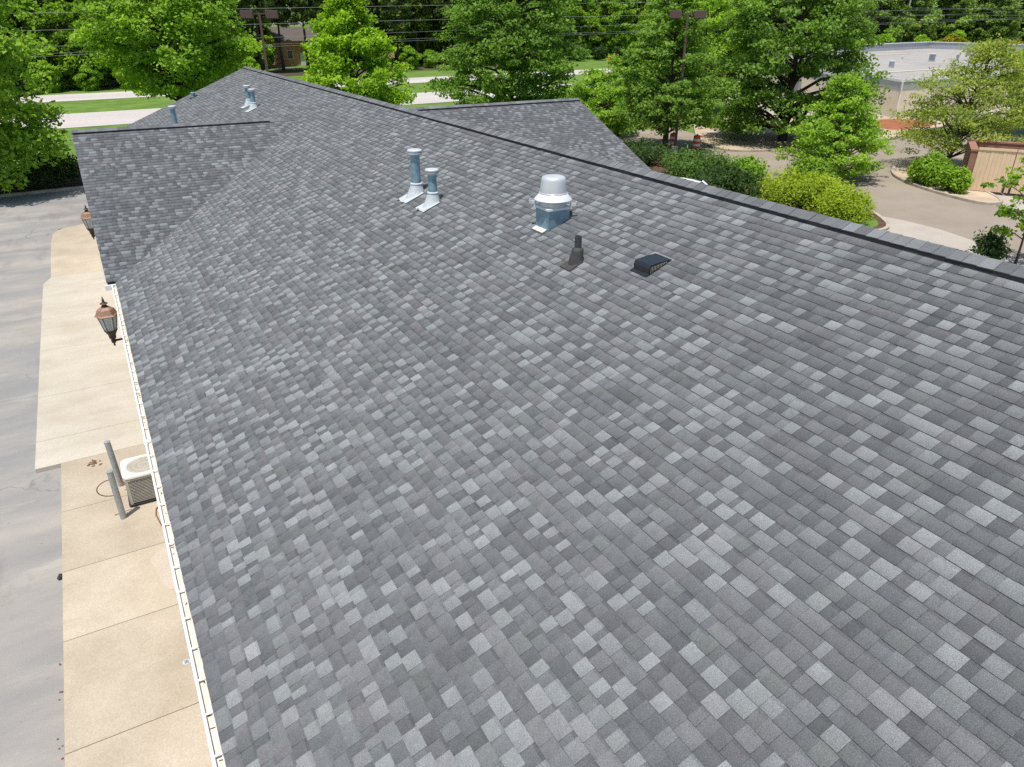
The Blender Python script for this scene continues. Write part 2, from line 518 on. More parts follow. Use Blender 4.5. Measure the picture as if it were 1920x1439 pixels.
# car park beside the building and the drive behind it
park = sheet("car_park", [(-60, -30), (1.0, -30), (1.0, 48.9), (-60, 45.2)], 0.0, 'asphalt_old')
drive = sheet("driveway", [(14, -20), (70, -20), (72, 36), (60, 39), (47, 38.8), (44, 45.5), (46, 52), (36, 52), (17, 45)], 0.0, 'asphalt_tan')
sheet("apron", [(17, 24), (31, 23), (33.4, 22.45), (33.65, 20.87), (33.6, 19.2), (33.1, 17.4), (32.7, 16.4), (32.2, 15.0), (31, 9), (17, 5)], 0.005, 'apron')
kb = MB()
def kerb_path(mb, pts, w=0.16, h=0.13, z=0.0, closed=False):
    n = len(pts)
    L, Rr = [], []
    for i in range(n):
        p0 = pts[(i - 1) % n] if (closed or i > 0) else pts[i]
        p1 = pts[(i + 1) % n] if (closed or i < n - 1) else pts[i]
        dx, dy = p1[0] - p0[0], p1[1] - p0[1]
        l = math.hypot(dx, dy) or 1
        nx, ny = -dy / l * w / 2, dx / l * w / 2
        L.append((pts[i][0] + nx, pts[i][1] + ny)); Rr.append((pts[i][0] - nx, pts[i][1] - ny))
    vs = [(p[0], p[1], z) for p in L] + [(p[0], p[1], z + h) for p in L] + [(p[0], p[1], z + h) for p in Rr] + [(p[0], p[1], z) for p in Rr]
    fs = []
    for i in range(n if closed else n - 1):
        j = (i + 1) % n
        for k in range(3):
            fs.append((k * n + i, k * n + j, (k + 1) * n + j, (k + 1) * n + i))
    mb.add(vs, fs)
kerb_path(kb, [(-60, 45.2), (1.0, 48.9), (6, 49.2)], 0.2, 0.14)
struct("kerb", kb, 'kerb')
sheet("hedge_bed", [(-60, 45.4), (6, 49.4), (6, 58), (-60, 56)], 0.03, 'mulch')

def smooth_poly(pts, it=2):
    for _ in range(it):
        q = []
        n = len(pts)
        for i in range(n):
            a, b = pts[i], pts[(i + 1) % n]
            q.append((a[0] * .75 + b[0] * .25, a[1] * .75 + b[1] * .25))
            q.append((a[0] * .25 + b[0] * .75, a[1] * .25 + b[1] * .75))
        pts = q
    return pts
def bed(name, pts, mat, kerb=True, z=0.11):
    p = smooth_poly(pts)
    o = sheet(name, p, z, mat, None, z + 0.02)
    if kerb:
        k = MB()
        kerb_path(k, p, 0.17, z + 0.03, 0.0, True)
        struct("kerb", k, 'kerb', o)
    return o
bed("shrub_bed", [(20, 45), (34.5, 44.5), (36.9, 40.0), (37.0, 37.6), (33.9, 31.2), (36.4, 30.4), (38.0, 28.8), (34.9, 25.0), (33.0, 21.8), (31.3, 20.0), (29.3, 20.6), (22, 24)], 'mulch')
sheet("bed_lawn", smooth_poly([(29.6, 23.4), (32.4, 23.6), (32.6, 21.9), (31.2, 20.5), (29.6, 20.9)]), 0.118, 'grass')
bed("tree_bed", [(46.3, 49.8), (42.0, 44.6), (40.6, 41.2), (41.2, 39.3), (44, 38.5), (49.5, 37.8), (56.8, 37.6), (61, 39.6), (70, 40.5), (70, 46), (62, 52), (52, 56)], 'sand')
bed("mulch_bed", [(60.5, 40.3), (69, 41.2), (68.5, 45.8), (64, 46), (61, 43)], 'mulch_red', False, 0.13)
bed("island_bed", [(46.5, 30.5), (43.5, 28.8), (41.9, 26.8), (40.9, 24.6), (40.3, 22.4), (40.2, 20.8), (41.6, 20.6), (43.8, 23.5), (51.5, 29.0), (50.5, 32)], 'sand')
sheet("gate_apron", [(40.5, 20.9), (42.6, 23.0), (45.2, 18.5), (44.5, 12), (41.2, 14)], 0.006, 'apron')

# the walk along the building: separate concrete slabs with open joints
walk = MB().bbox(-2.04, 0.24, -6, 39.2, -0.05, 0.03)
walk = struct("sidewalk", walk, 'mulch')
def slab(poly, mat):
    cx = sum(p[0] for p in poly) / len(poly); cy = sum(p[1] for p in poly) / len(poly)
    q = []
    for p in poly:
        dx, dy = p[0] - cx, p[1] - cy
        q.append((p[0] - math.copysign(0.006, dx), p[1] - math.copysign(0.006, dy)))
    o = MB().prism(q, 0.0, 0.10).build("slab", mat, walk, bevel=0.006)
    return o
ys = [-6, -3.2, -1.2, 0.8, 2.7, 4.6, 6.35, 8.40, 10.62, 12.44, 14.42, 16.43]
for a, b in zip(ys[:-1], ys[1:]):
    slab([(-2.06, a), (0.25, a), (0.25, b), (-2.06, b)], 'slab_tan')
ys = [16.43, 17.7, 20.2, 23.5, 26.3, 29.4]
for a, b in zip(ys[:-1], ys[1:]):
    slab([(-2.55, a), (0.25, a), (0.25, b), (-2.55, b)], 'slab_pale')
slab([(-2.55, 29.4), (0.05, 29.4), (0.05, 31.1), (-2.3, 31.1), (-2.55, 30.3)], 'slab_pale')
slab([(-2.3, 31.1), (0.05, 31.1), (0.05, 34.0), (-2.32, 34.0)], 'slab_tan')
slab([(-2.32, 34.0), (0.05, 34.0), (0.05, 36.6), (-2.32, 36.6)], 'slab_tan')
slab([(-2.32, 36.6), (0.05, 36.6), (0.05, 39.7), (-0.74, 39.45), (-1.5, 39.2), (-2.02, 38.7), (-2.26, 38.0)], 'slab_tan')
sheet("repair_patch", smooth_poly([(-0.72, 12.2), (0.1, 12.35), (0.1, 11.0), (-0.5, 10.95), (-0.6, 11.6)]), 0.104, 'patch', walk)

# ------------------------------------------------------------------ the building
S = 0.412                       # roof pitch
CS = math.sqrt(1 + S * S)
XE, XR = -0.15, 8.2             # eave edge and ridge of the left main slope
Y0, Y1 = -4.0, 43.4
def z_main(x):
    return 3.0 + S * (x + 0.1) if x <= XR else 3.0 + S * (XR + 0.1) - S * (x - XR)
ZR = z_main(XR)
XE2 = 2 * XR - XE
GL = dict(y=26.2, w=6.62, x0=-0.33, x1=6.55)       # left cross gable
GR = dict(y=26.25, w=6.72, x0=9.8, x1=17.9)        # right cross gable
def z_gable(g, y):
    return 3.0 + S * (g['w'] - abs(y - g['y'])) + (0.02 if g is GR else 0)

bld = thing("commercial_building", (0, 0, 0), "long low building under a grey shingled gable roof with two cross gables", "building")
wl = MB()
wl.bbox(0.25, XE2 - 0.4, Y0 + 0.3, Y1 - 0.3, 0.0, 2.86)
wl.bbox(0.05, 0.26, 19.95, 32.5, 0.0, 2.86)
wl.bbox(XE2 - 0.42, 17.5, 19.9, 32.6, 0.0, 2.86)
wl.add([(0.6, Y1 - 0.3, 2.86), (XE2 - 0.8, Y1 - 0.3, 2.86), (XR, Y1 - 0.3, ZR - 0.25), (0.6, Y1 - 0.5, 2.86), (XE2 - 0.8, Y1 - 0.5, 2.86), (XR, Y1 - 0.5, ZR - 0.25)], [(0, 1, 2), (5, 4, 3), (0, 3, 4, 1), (1, 4, 5, 2), (2, 5, 3, 0)])
wl.add([(0.05, 20.2, 2.86), (0.05, 32.2, 2.86), (0.05, 26.2, 5.4), (0.25, 20.2, 2.86), (0.25, 32.2, 2.86), (0.25, 26.2, 5.4)], [(0, 2, 1), (5, 3, 4), (0, 1, 4, 3), (1, 2, 5, 4), (2, 0, 3, 5)])
wl.add([(17.5, 20.2, 2.86), (17.5, 32.2, 2.86), (17.5, 26.2, 5.4), (17.3, 20.2, 2.86), (17.3, 32.2, 2.86), (17.3, 26.2, 5.4)], [(0, 1, 2), (5, 4, 3), (0, 3, 4, 1), (1, 4, 5, 2), (2, 5, 3, 0)])
wl.build("wall", 'siding', bld)

rf = MB()
def slab_quad(mb, pts, t=0.12, up=-0.012):
    top = [(p[0], p[1], p[2] + up) for p in pts]
    bot = [(p[0], p[1], p[2] + up - t) for p in pts]
    n = len(pts)
    mb.add(top + bot, [tuple(range(n)), tuple(range(2 * n - 1, n - 1, -1))] + [(i, n + i, n + (i + 1) % n, (i + 1) % n) for i in range(n)])
slab_quad(rf, [(XE + .02, Y0, z_main(XE + .02)), (XR, Y0, ZR), (XR, Y1, ZR), (XE + .02, Y1, z_main(XE + .02))])
slab_quad(rf, [(XR, Y0, ZR), (XE2, Y0, z_main(XE2)), (XE2, Y1, z_main(XE2)), (XR, Y1, ZR)])
for g in (GL, GR):
    e0, e1 = g['y'] - g['w'], g['y'] + g['w']
    zt, zl = z_gable(g, g['y']), z_gable(g, e0)
    slab_quad(rf, [(g['x0'], e0, zl), (g['x1'], e0, zl), (g['x1'], g['y'], zt), (g['x0'], g['y'], zt)])
    slab_quad(rf, [(g['x0'], g['y'], zt), (g['x1'], g['y'], zt), (g['x1'], e1, zl), (g['x0'], e1, zl)])
roof = rf.build("roof", 'deck', bld)

# fascia and rake boards
fb = MB()
fb.bbox(XE + 0.03, XE + 0.055, Y0, 19.5, 2.74, 2.90)
fb.bbox(XE + 0.03, XE + 0.055, 32.9, Y1, 2.74, 2.90)
fb.bbox(XE2 - 0.05, XE2 - 0.02, Y0, Y1, 2.76, 2.90)
def rake(mb, xa, g, sgn):
    for d in (-1, 1):
        e = g['y'] + d * g['w']
        zt, zl = z_gable(g, g['y']) - 0.02, 2.98
        a = [(xa, e, zl), (xa, g['y'], zt), (xa, g['y'], zt - 0.17), (xa, e, zl - 0.17)]
        b = [(p[0] + sgn * 0.03, p[1], p[2]) for p in a]
        mb.add(a + b, [(0, 1, 2, 3), (7, 6, 5, 4), (0, 4, 5, 1), (1, 5, 6, 2), (2, 6, 7, 3), (3, 7, 4, 0)])
rake(fb, GL['x0'] - 0.005, GL, 1)
rake(fb, GR['x1'] + 0.005, GR, -1)
for x0, x1 in ((XE, XR), (XE2, XR)):
    a = [(x0, Y1 + 0.005, 2.95), (x1, Y1 + 0.005, ZR - 0.03), (x1, Y1 + 0.005, ZR - 0.2), (x0, Y1 + 0.005, 2.78)]
    b = [(p[0], p[1] - 0.03, p[2]) for p in a]
    fb.add(a + b, [(0, 1, 2, 3), (7, 6, 5, 4), (0, 4, 5, 1), (1, 5, 6, 2), (2, 6, 7, 3), (3, 7, 4, 0)])
fb.build("fascia_board", 'white_trim', bld)

# ---- shingles: every laminated tab is a wedge of its own
rng = np.random.default_rng(11)
PAL = 1.17 * np.array([[.103, .107, .111], [.120, .124, .129], [.137, .142, .146], [.160, .166, .170], [.203, .212, .215], [.136, .135, .140], [.130, .137, .135], [.188, .196, .199]])
PW_R = np.array([.05, .15, .22, .15, .23, .03, .03, .14]); PW_R = PW_R / PW_R.sum()     # raised teeth
PW_B = np.array([.36, .36, .16, .04, .015, .03, .03, .005]); PW_B = PW_B / PW_B.sum()     # base layer between them
EXPO = 0.143
def tabs(L0, L1, slope_len, wmin, wmax, s0=0.0):
    """cells (a0,a1,s0,s1) of the courses of one slope; a along the course, s up the slope"""
    out = []
    nc = int(math.ceil((slope_len - s0) / EXPO))
    for c in range(nc):
        a = L0 - rng.uniform(0, wmax)
        s = s0 + c * EXPO
        st = min(s + EXPO + 0.012, slope_len)
        nmax = int((L1 - L0) / wmin) + 6
        par = rng.integers(0, 2)
        up_ = (np.arange(nmax) + par) % 2
        lo = np.where(up_ > 0, wmin * 1.3, wmin * 0.8)
        hi = np.where(up_ > 0, wmax, wmax * 0.85)
        w = lo + (hi - lo) * rng.beta(1.6, 2.3, nmax)
        e = a + np.concatenate([[0], np.cumsum(w)])
        e = e[: np.searchsorted(e, L1) + 1]
        up_ = up_[: len(e) - 1]
        e = np.clip(e, L0, L1)
        k = e[1:] - e[:-1] > 0.012
        a0, a1 = e[:-1][k], e[1:][k]
        n = len(a0)
        raised = up_[k]
        out.append(np.column_stack([a0, a1, np.full(n, s), np.full(n, st), raised]))
    return np.vstack(out)

def tab_geometry(T, frame, thick=1.0):
    """frame(a, s, h) -> xyz arrays.  6 verts a tab: L0 R0 L1 R1 TL TR"""
    n = len(T)
    j = rng.normal(0, 0.0022, (n,))
    hl = (np.where(T[:, 4] > 0.5, 0.0120, 0.0080) + rng.normal(0, 0.0009, n)) * thick
    ht = np.full(n, 0.002)
    s0 = T[:, 2] + j
    g = 0.0008
    a0, a1 = T[:, 0] + g, T[:, 1] - g
    z = np.zeros(n)
    V = np.stack([frame(a0, s0, z - 0.004), frame(a1, s0, z - 0.004), frame(a0, s0, hl), frame(a1, s0, hl), frame(a0, T[:, 3], ht), frame(a1, T[:, 3], ht)], axis=1)
    return V
def tab_tones(T):
    n = len(T)
    raised = T[:, 4]
    idx = np.where(raised > 0.5, rng.choice(len(PAL), n, p=PW_R), rng.choice(len(PAL), n, p=PW_B))
    # tabs of one metre-long shingle share a hint of hue
    sid = (np.floor((T[:, 0] + T[:, 1]) / 2).astype(int) * 7919 + np.round(T[:, 2] / EXPO).astype(int) * 104729) % 64
    hue = np.random.default_rng(5).normal(0, 1, (64, 2))[sid]
    c = PAL[idx] * rng.normal(1.0, 0.06, (n, 1))
    c = c * (1 + 0.010 * hue[:, :1] * np.array([[1.0, -0.6, 0.5]]) + 0.035 * hue[:, 1:])
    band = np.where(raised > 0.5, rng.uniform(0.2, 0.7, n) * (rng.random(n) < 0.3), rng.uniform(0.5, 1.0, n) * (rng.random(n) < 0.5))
    return np.clip(c, 0.03, 0.5), band

FACE = [[2, 3, 5, 4], [0, 1, 3, 2], [0, 2, 4], [1, 5, 3]]
def shingle_mesh(name, V, tone, band, main_edge=None):
    n = len(V)
    base = (np.arange(n) * 6)[:, None]
    loops = np.concatenate([base + np.array(f) for f in FACE], axis=1)       # n x 14
    lt = np.tile([4, 4, 3, 3], n)
    ls = np.concatenate([[0], np.cumsum(lt)[:-1]])
    me = np_mesh(name, V.reshape(-1, 3), loops.ravel(), ls, lt, M['shingle'])
    col = np.ones((n, 4, 4), dtype=np.float32)
    col[:, 0, :3] = tone
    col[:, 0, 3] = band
    col[:, 1:, :3] = 0.042 if main_edge is None else main_edge
    col[:, 1:, 3] = 0
    at = me.attributes.new("tone", 'FLOAT_COLOR', 'FACE')
    at.data.foreach_set("color", col.ravel())
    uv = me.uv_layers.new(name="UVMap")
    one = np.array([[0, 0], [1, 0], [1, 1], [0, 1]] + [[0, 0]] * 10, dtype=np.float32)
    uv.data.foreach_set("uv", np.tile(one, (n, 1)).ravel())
    return me

SL = (XR - XE) * CS
nS = np.array([-S, 0, 1]) / CS
def fr_left(a, s, h):
    x = XE + s / CS
    return np.stack([x - S / CS * h, a, 3.0 + S * (x + 0.1) + h / CS], axis=-1)
def fr_right(a, s, h):
    x = XE2 - s / CS
    return np.stack([x + S / CS * h, a, 3.0 + S * (XR + 0.1) - S * (x - XR) + h / CS], axis=-1)
def fr_gable(g, d):
    def f(a, s, h):
        y = g['y'] + d * (g['w'] - s / CS)
        z = z_gable(g, g['y']) - S * np.abs(y - g['y'])
        return np.stack([a, y + d * S / CS * h, z + h / CS], axis=-1)
    return f
Vs, Ts, Bs, Ms = [], [], [], []
def lay(T, frame, keep=None, main=False):
    if keep is not None:
        T = T[keep(T)]
    V = tab_geometry(T, frame, 1.0 if main else 0.7)
    t, b = tab_tones(T)
    Vs.append(V); Ts.append(t); Bs.append(b); Ms.append(np.full(len(T), main))
def keep_main_left(T):
    x = XE + T[:, 3] / CS
    y = (T[:, 0] + T[:, 1]) / 2
    zg = 3.0 + S * (GL['w'] - np.abs(y - GL['y']))
    return 3.0 + S * (x + 0.1) > zg - 0.10
lay(tabs(Y0, Y1, SL, 0.065, 0.262), fr_left, keep_main_left, True)
lay(tabs(Y0, Y1, SL, 0.3, 0.6), fr_right, lambda T: 3.0 + S * (XR + .1) - S * (XE2 - T[:, 3] / CS - XR) > 3.0 + S * (GR['w'] - np.abs((T[:, 0] + T[:, 1]) / 2 - GR['y'])) - 0.1)
def keep_gl(T):
    x = T[:, 0]
    return 3.0 + S * T[:, 3] / CS > 3.0 + S * (x + 0.1) - 0.10
lay(tabs(GL['x0'] - 0.02, GL['x1'], GL['w'] * CS, 0.075, 0.30), fr_gable(GL, -1), keep_gl)
lay(tabs(GL['x0'] - 0.02, GL['x1'], GL['w'] * CS, 0.3, 0.6), fr_gable(GL, 1), keep_gl)
def keep_gr(T):
    x = T[:, 1]
    return 3.0 + S * T[:, 3] / CS > 3.0 + S * (XR + .1) - S * (x - XR) - 0.12
lay(tabs(GR['x0'], GR['x1'] + 0.02, GR['w'] * CS, 0.075, 0.30), fr_gable(GR, -1), keep_gr)
lay(tabs(GR['x0'], GR['x1'] + 0.02, GR['w'] * CS, 0.3, 0.6), fr_gable(GR, 1), keep_gr)
V = np.concatenate(Vs); TONE = np.concatenate(Ts); BAND = np.concatenate(Bs); ISM = np.concatenate(Ms)
# the 300 tabs that show largest in view become objects of their own
cm = cam.rotation_euler.to_matrix()
cmn = np.array(cm)
P = (V[:, 2:6] - np.array(cam.location)) @ cmn
fpx = 1356.0
U = fpx * P[:, :, 0] / -P[:, :, 2]
W = fpx * P[:, :, 1] / -P[:, :, 2]
inside = (np.abs(U).max(1) < 955) & (np.abs(W).max(1) < 715) & (P[:, :, 2].max(1) < -0.5) & ISM
q = [0, 1, 3, 2]
area = 0
for i in range(4):
    a, b = q[i], q[(i + 1) % 4]
    area = area + U[:, a] * W[:, b] - U[:, b] * W[:, a]
area = np.where(inside, np.abs(area), 0)
big = np.argsort(-area)[:300]
for i in big:
    c = V[i].mean(0)
    me = shingle_mesh("shingle", (V[i] - c)[None], TONE[i][None], BAND[i][None])
    o = bpy.data.objects.new("shingle", me)
    COL.objects.link(o)
    o.parent = roof
    o.location = c
rest = np.ones(len(V), bool); rest[big] = False
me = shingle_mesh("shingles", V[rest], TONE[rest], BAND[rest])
o = bpy.data.objects.new("shingles", me)
COL.objects.link(o)
o.parent = roof
o["kind"] = "stuff"

# ---- ridge vents and their cap shingles
def cap_mesh(tone, half, along, thick=0.011):
    """folded cap: runs along +Y (length along), folded over the ridge; origin at the ridge line"""
    v, f = [], []
    for y, lift in ((0.0, 0.007), (along * 1.22, 0.0015)):
        for sx, zz in ((-half, -half * S), (-0.012, -0.002), (0.012, -0.002), (half, -half * S)):
            v.append((sx, y, zz + lift)); v.append((sx, y, zz + lift - thick))
    # 8 verts per row
    for k in range(3):
        a = 2 * k
        f.append((a, a + 2, 8 + a + 2, 8 + a))
    nt = 3
    f.append((0, 1, 3, 2)); f.append((2, 3, 5, 4)); f.append((4, 5, 7, 6))
    f.append((1, 0, 8, 9)); f.append((6, 7, 15, 14))
    me = bpy.data.meshes.new("ridge_cap")
    me.from_pydata(v, [], f)
    me.materials.append(M['shingle'])
    col = np.ones((len(f), 4), dtype=np.float32)
    col[:, 3] = 0
    col[:nt, :3] = tone
    col[nt:, :3] = 0.05
    me.attributes.new("tone", 'FLOAT_COLOR', 'FACE').data.foreach_set("color", col.ravel())
    me.uv_layers.new(name="UVMap")
    return me
caps = [cap_mesh(PAL[k] * f, 0.165, 0.145) for k, f in ((0, 1.0), (1, 1.0), (2, 1.0), (1, 1.1), (3, .95), (5, 1.0), (0, 1.15), (2, 1.15), (7, 0.95))]
cap_w = [4, 5, 4, 3, 2, 1, 3, 2, 1]
rr = random.Random(4)
def ridge(origin, direction, length, step, cap_from, vent=True, vent_len=None):
    """origin at one end of the ridge line; caps lap from that end on"""
    ang = math.atan2(direction[1], direction[0]) - math.pi / 2
    hv = 0.056 if vent else 0.004
    body = MB()
    L = vent_len or length
    hw = 0.158
    pr = [(-hw, -hw * S + 0.006), (-hw, -hw * S + hv), (0, hv), (hw, -hw * S + hv), (hw, -hw * S + 0.006), (0, 0.0)]
    vs = [(p[0], 0.02, p[1]) for p in pr] + [(p[0], L - 0.02, p[1]) for p in pr]
    n = 6
    body.add(vs, [tuple(range(n)), tuple(range(2 * n - 1, n - 1, -1))] + [(i, n + i, n + (i + 1) % n, (i + 1) % n) for i in range(n)])
    b = body.build("ridge_vent", 'black_vent', bld)
    b.location = origin
    b.rotation_euler = (0, 0, ang)
    # thin ribs of the vent's edge
    k = int(length / step)
    for i in range(k):
        y = i * step
        vented = y < L
        o = bpy.data.objects.new("ridge_cap", rr.choices(caps, cap_w)[0])
        COL.objects.link(o)
        o.parent = b
        o.location = (rr.uniform(-.006, .006), y, (hv if vented else 0.008) + rr.uniform(0, .002) + .003 * (1 + math.sin(y * 1.3) * math.sin(y * .37)))
    return b
ridge((XR, Y0, ZR), (0, 1), Y1 - Y0, 0.172, 0)
ridge((GL['x0'], GL['y'], z_gable(GL, GL['y'])), (1, 0), 6.6, 0.175, 0, True, 5.75)
ridge((GR['x1'], GR['y'], z_gable(GR, GR['y'])), (-1, 0), 8.0, 0.175, 0, True, 7.9)

# ---- gutter with its hangers
gp = [(-0.135, 2.945), (-0.135, 2.845), (-0.225, 2.845), (-0.252, 2.905), (-0.252, 2.955), (-0.236, 2.966), (-0.222, 2.958), (-0.226, 2.948), (-0.240, 2.946), (-0.240, 2.905), (-0.220, 2.855), (-0.142, 2.855), (-0.142, 2.945)]
def extrude_profile(pts, ya, yb):
    n = len(pts)
    mb = MB()
    vs = [(p[0], ya, p[1]) for p in pts] + [(p[0], yb, p[1]) for p in pts]
    mb.add(vs, [(i, n + i, n + (i + 1) % n, (i + 1) % n) for i in range(n)])
    return mb
gut = extrude_profile(gp, Y0, 19.45).build("gutter", 'white_metal', bld)
MB().bbox(-0.232, -0.143, Y0, 19.4, 2.880, 2.918).build("gutter_floor", 'gutter_in', gut)
MB().bbox(-0.165, -0.137, Y0, 19.4, 2.932, 2.946).build("back_flange", 'gutter_in', gut)
MB().bbox(-0.40, -0.13, 19.45, 19.50, 2.84, 2.965).build("end_cap", 'white_metal', gut)
hm = MB().box((-0.19, 0, 2.957), (0.105, 0.024, 0.006)).box((-0.238, 0, 2.950), (0.012, 0.024, 0.016)).build("hanger", 'white_metal', gut)
hm.location = (0, 0.35, 0)
y = 0.35
while y < 19.0:
    y += 0.47 + rr.uniform(-.03, .03)
    h = hm.copy(); COL.objects.link(h); h.location = (0, y, 0)
    h.rotation_euler = (0, 0, 0)
# seams and dirt clumps lying in the gutter trough
MB().bbox(-0.262, -0.215, 11.0, 11.16, 2.84, 2.956).build("seam_strap", 'white_metal', gut)
dm = MB()
for i in range(50):
    yy = rr.uniform(2, 19.2)
    dm.box((rr.uniform(-.20, -.17), yy, 2.920), (rr.uniform(.006, .02), rr.uniform(.01, .05), .006), rr.uniform(0, 3))
tag(dm.build("gutter_debris", 'mulch', gut), kind="stuff")

# ------------------------------------------------------------------ things on the roof
def roof_at(x):
    return 3.0 + S * (x + 0.1) + 0.008

def flashing(parent, x0, x1, y0, y1, mat, name="flashing", lift=0.014, th=0.006):
    vs = []
    for dz in (0, th):
        for x, y in ((x0, y0), (x1, y0), (x1, y1), (x0, y1)):
            vs.append((x, y, S * x + lift + dz))
    return MB().add(vs, [(3, 2, 1, 0), (4, 5, 6, 7), (0, 1, 5, 4), (1, 2, 6, 5), (2, 3, 7, 6), (3, 0, 4, 7)]).build(name, mat, parent)

def flue(x, y, h, r, label, group):
    t = thing("flue_pipe", (x, y, roof_at(x)), label, "vent pipe", group)
    # skirt of the flashing cone: wide foot reaching down the slope, narrow throat
    n = 20
    vs, fs = [], []
    for j, (w, hz) in enumerate(((1.0, 0.0), (0.62, 0.33), (0.25, 0.7), (0.0, 1.0))):
        for k in range(n):
            a = 2 * math.pi * k / n
            cx, cy = math.cos(a), math.sin(a)
            foot = (cx * (r * 2.5 if cx < 0 else r * 1.35) , cy * r * 1.6)
            top = (cx * r * 1.12, cy * r * 1.12)
            px, py = foot[0] * w + top[0] * (1 - w), foot[1] * w + top[1] * (1 - w)
            zf = S * foot[0] + 0.012
            zt = 0.19
            vs.append((px, py, zf * (1 - hz) + zt * hz))
    for j in range(3):
        for k in range(n):
            k2 = (k + 1) % n
            fs.append((j * n + k, j * n + k2, (j + 1) * n + k2, (j + 1) * n + k))
    bt = MB().add(vs, fs).build("flashing_boot", 'galv_light', t, True)
    flashing(t, -r * 3.3, r * 0.6, -r * 2.1, r * 2.1, 'galv_light', "flashing")
    sl = MB()
    q = random.Random(int(x * 100 + y * 10))
    for i in range(9):
        sl.box((-r * 3.3 + q.uniform(-.02, .03), q.uniform(-r * 2.1, r * 2.1), -S * r * 3.3 + 0.022), (q.uniform(.03, .06), q.uniform(.03, .07), .01), q.uniform(0, 3))
    sl.build("sealant_patch", 'sealant', t)
    MB().lathe([(r * 1.12, 0.185), (r * 1.22, 0.192), (r * 1.22, 0.21), (r * 1.05, 0.222)], 20).build("storm_collar", 'galv_light', t, True)
    MB().lathe([(r * 0.9, 0.0), (r * 0.9, h - 0.09)], 20).build("pipe", 'galv', t, True)
    c = MB()
    c.lathe([(r * 0.95, h - 0.12), (r * 1.1, h - 0.115), (r * 1.1, h - 0.10)], 20)
    c.lathe([(r * 1.36, h - 0.095), (r * 1.42, h - 0.088), (r * 1.42, h - 0.062), (r * 1.3, h - 0.058)], 20)
    c.lathe([(r * 1.3, h - 0.05), (r * 1.44, h - 0.045), (r * 1.44, h - 0.02), (r * 1.30, h - 0.006), (r * 0.7, h)], 20)
    c.build("cap", 'galv_light', t, True)
    return t
flue(5.86, 14.50, 0.90, 0.107, "taller galvanised flue of the pair halfway up the roof", "flue pairs")
flue(5.83, 13.58, 0.67, 0.096, "shorter galvanised flue of the pair halfway up the roof", "flue pairs")
flue(6.16, 32.9, 0.74, 0.10, "farther flue of the small pair near the far gable end", "flue pairs")
flue(6.10, 31.7, 0.72, 0.10, "nearer flue of the small pair near the far gable end", "flue pairs")
flue(3.05, 31.2, 1.55, 0.10, "lone flue rising behind the ridge of the low cross gable", "flue pairs")

t = thing("vent_stub", (5.19, 41.9, roof_at(5.19)), "tiny dark vent stub near the far gable edge", "vent pipe")
MB().lathe([(0.11, -0.06), (0.10, 0.16), (0.13, 0.165), (0.13, 0.22), (0.08, 0.24)], 16).build("pipe", 'galv', t, True)
flashing(t, -0.2, 0.2, -0.2, 0.2, 'black_metal')

# mushroom exhaust fan on its curb
FX, FY = 6.50, 10.15
t = thing("exhaust_fan", (FX, FY, roof_at(FX)), "silver domed exhaust fan on a square galvanised curb", "exhaust fan")
cw = 0.205
cv = []
ztop = 0.27
for z in (None, ztop):
    for x, y in ((-cw, -cw), (cw, -cw), (cw, cw), (-cw, cw)):
        cv.append((x, y, S * x + 0.0 if z is None else z))
MB().add(cv, [(4, 5, 6, 7), (0, 1, 5, 4), (1, 2, 6, 5), (2, 3, 7, 6), (3, 0, 4, 7)]).build("curb", 'galv', t, bevel=0.006)
flashing(t, -cw - 0.09, -cw + 0.02, -cw + 0.05, cw - 0.02, 'sealant', "flashing", 0.014)
cb = MB().bbox(-cw - 0.03, cw + 0.03, -cw - 0.03, cw + 0.03, 0.245, 0.285)
cb.build("curb_cap", 'alu_white', t, bevel=0.006)
for sx, sy in ((-1, 1), (1, -1)):
    br = MB().box((sx * 0.24, sy * 0.24, 0.32), (0.10, 0.035, 0.05), math.atan2(sy, sx)).box((sx * 0.275, sy * 0.275, 0.335), (0.02, 0.05, 0.07), math.atan2(sy, sx))
    br.build("bracket", 'galv_light', t)
MB().lathe([(0.215, 0.285), (0.215, 0.375), (0.22, 0.38)], 32).build("collar", 'alu', t, True)
MB().lathe([(0.235, 0.365), (0.305, 0.385), (0.312, 0.395), (0.30, 0.412), (0.255, 0.46), (0.22, 0.50), (0.2, 0.505)], 40).build("skirt", 'alu_white', t, True)
MB().lathe([(0.228, 0.488), (0.232, 0.492), (0.232, 0.502), (0.222, 0.508), (0.205, 0.70), (0.198, 0.73), (0.182, 0.752), (0.15, 0.764), (0.08, 0.772), (0.0, 0.774)], 40).build("dome", 'alu', t, True)

# plumbing vent with rubber boot
PX, PY = 6.02, 8.68
t = thing("plumbing_vent", (PX, PY, roof_at(PX)), "short black plumbing pipe in a rubber boot below the exhaust fan", "vent pipe")
MB().lathe([(0.052, 0.0), (0.052, 0.38), (0.040, 0.38), (0.040, 0.33)], 18).build("pipe", 'rubber', t, True)
n = 20
vs, fs = [], []
prof = [(0.118, 0.0, 1.0), (0.104, 0.07, 0.85), (0.094, 0.13, 0.4), (0.092, 0.165, 0.15), (0.080, 0.195, 0.05), (0.054, 0.215, 0.0)]
for r_, hz, tilt in prof:
    for k in range(n):
        a = 2 * math.pi * k / n
        x = r_ * math.cos(a) - 0.03 * tilt
        vs.append((x, r_ * math.sin(a), hz + S * x * tilt))
for j in range(len(prof) - 1):
    for k in range(n):
        k2 = (k + 1) % n
        fs.append((j * n + k, j * n + k2, (j + 1) * n + k2, (j + 1) * n + k))
MB().add(vs, fs).build("boot", 'rubber', t, True)
flashing(t, -0.23, 0.02, -0.13, 0.13, 'rubber', "flashing", 0.012)

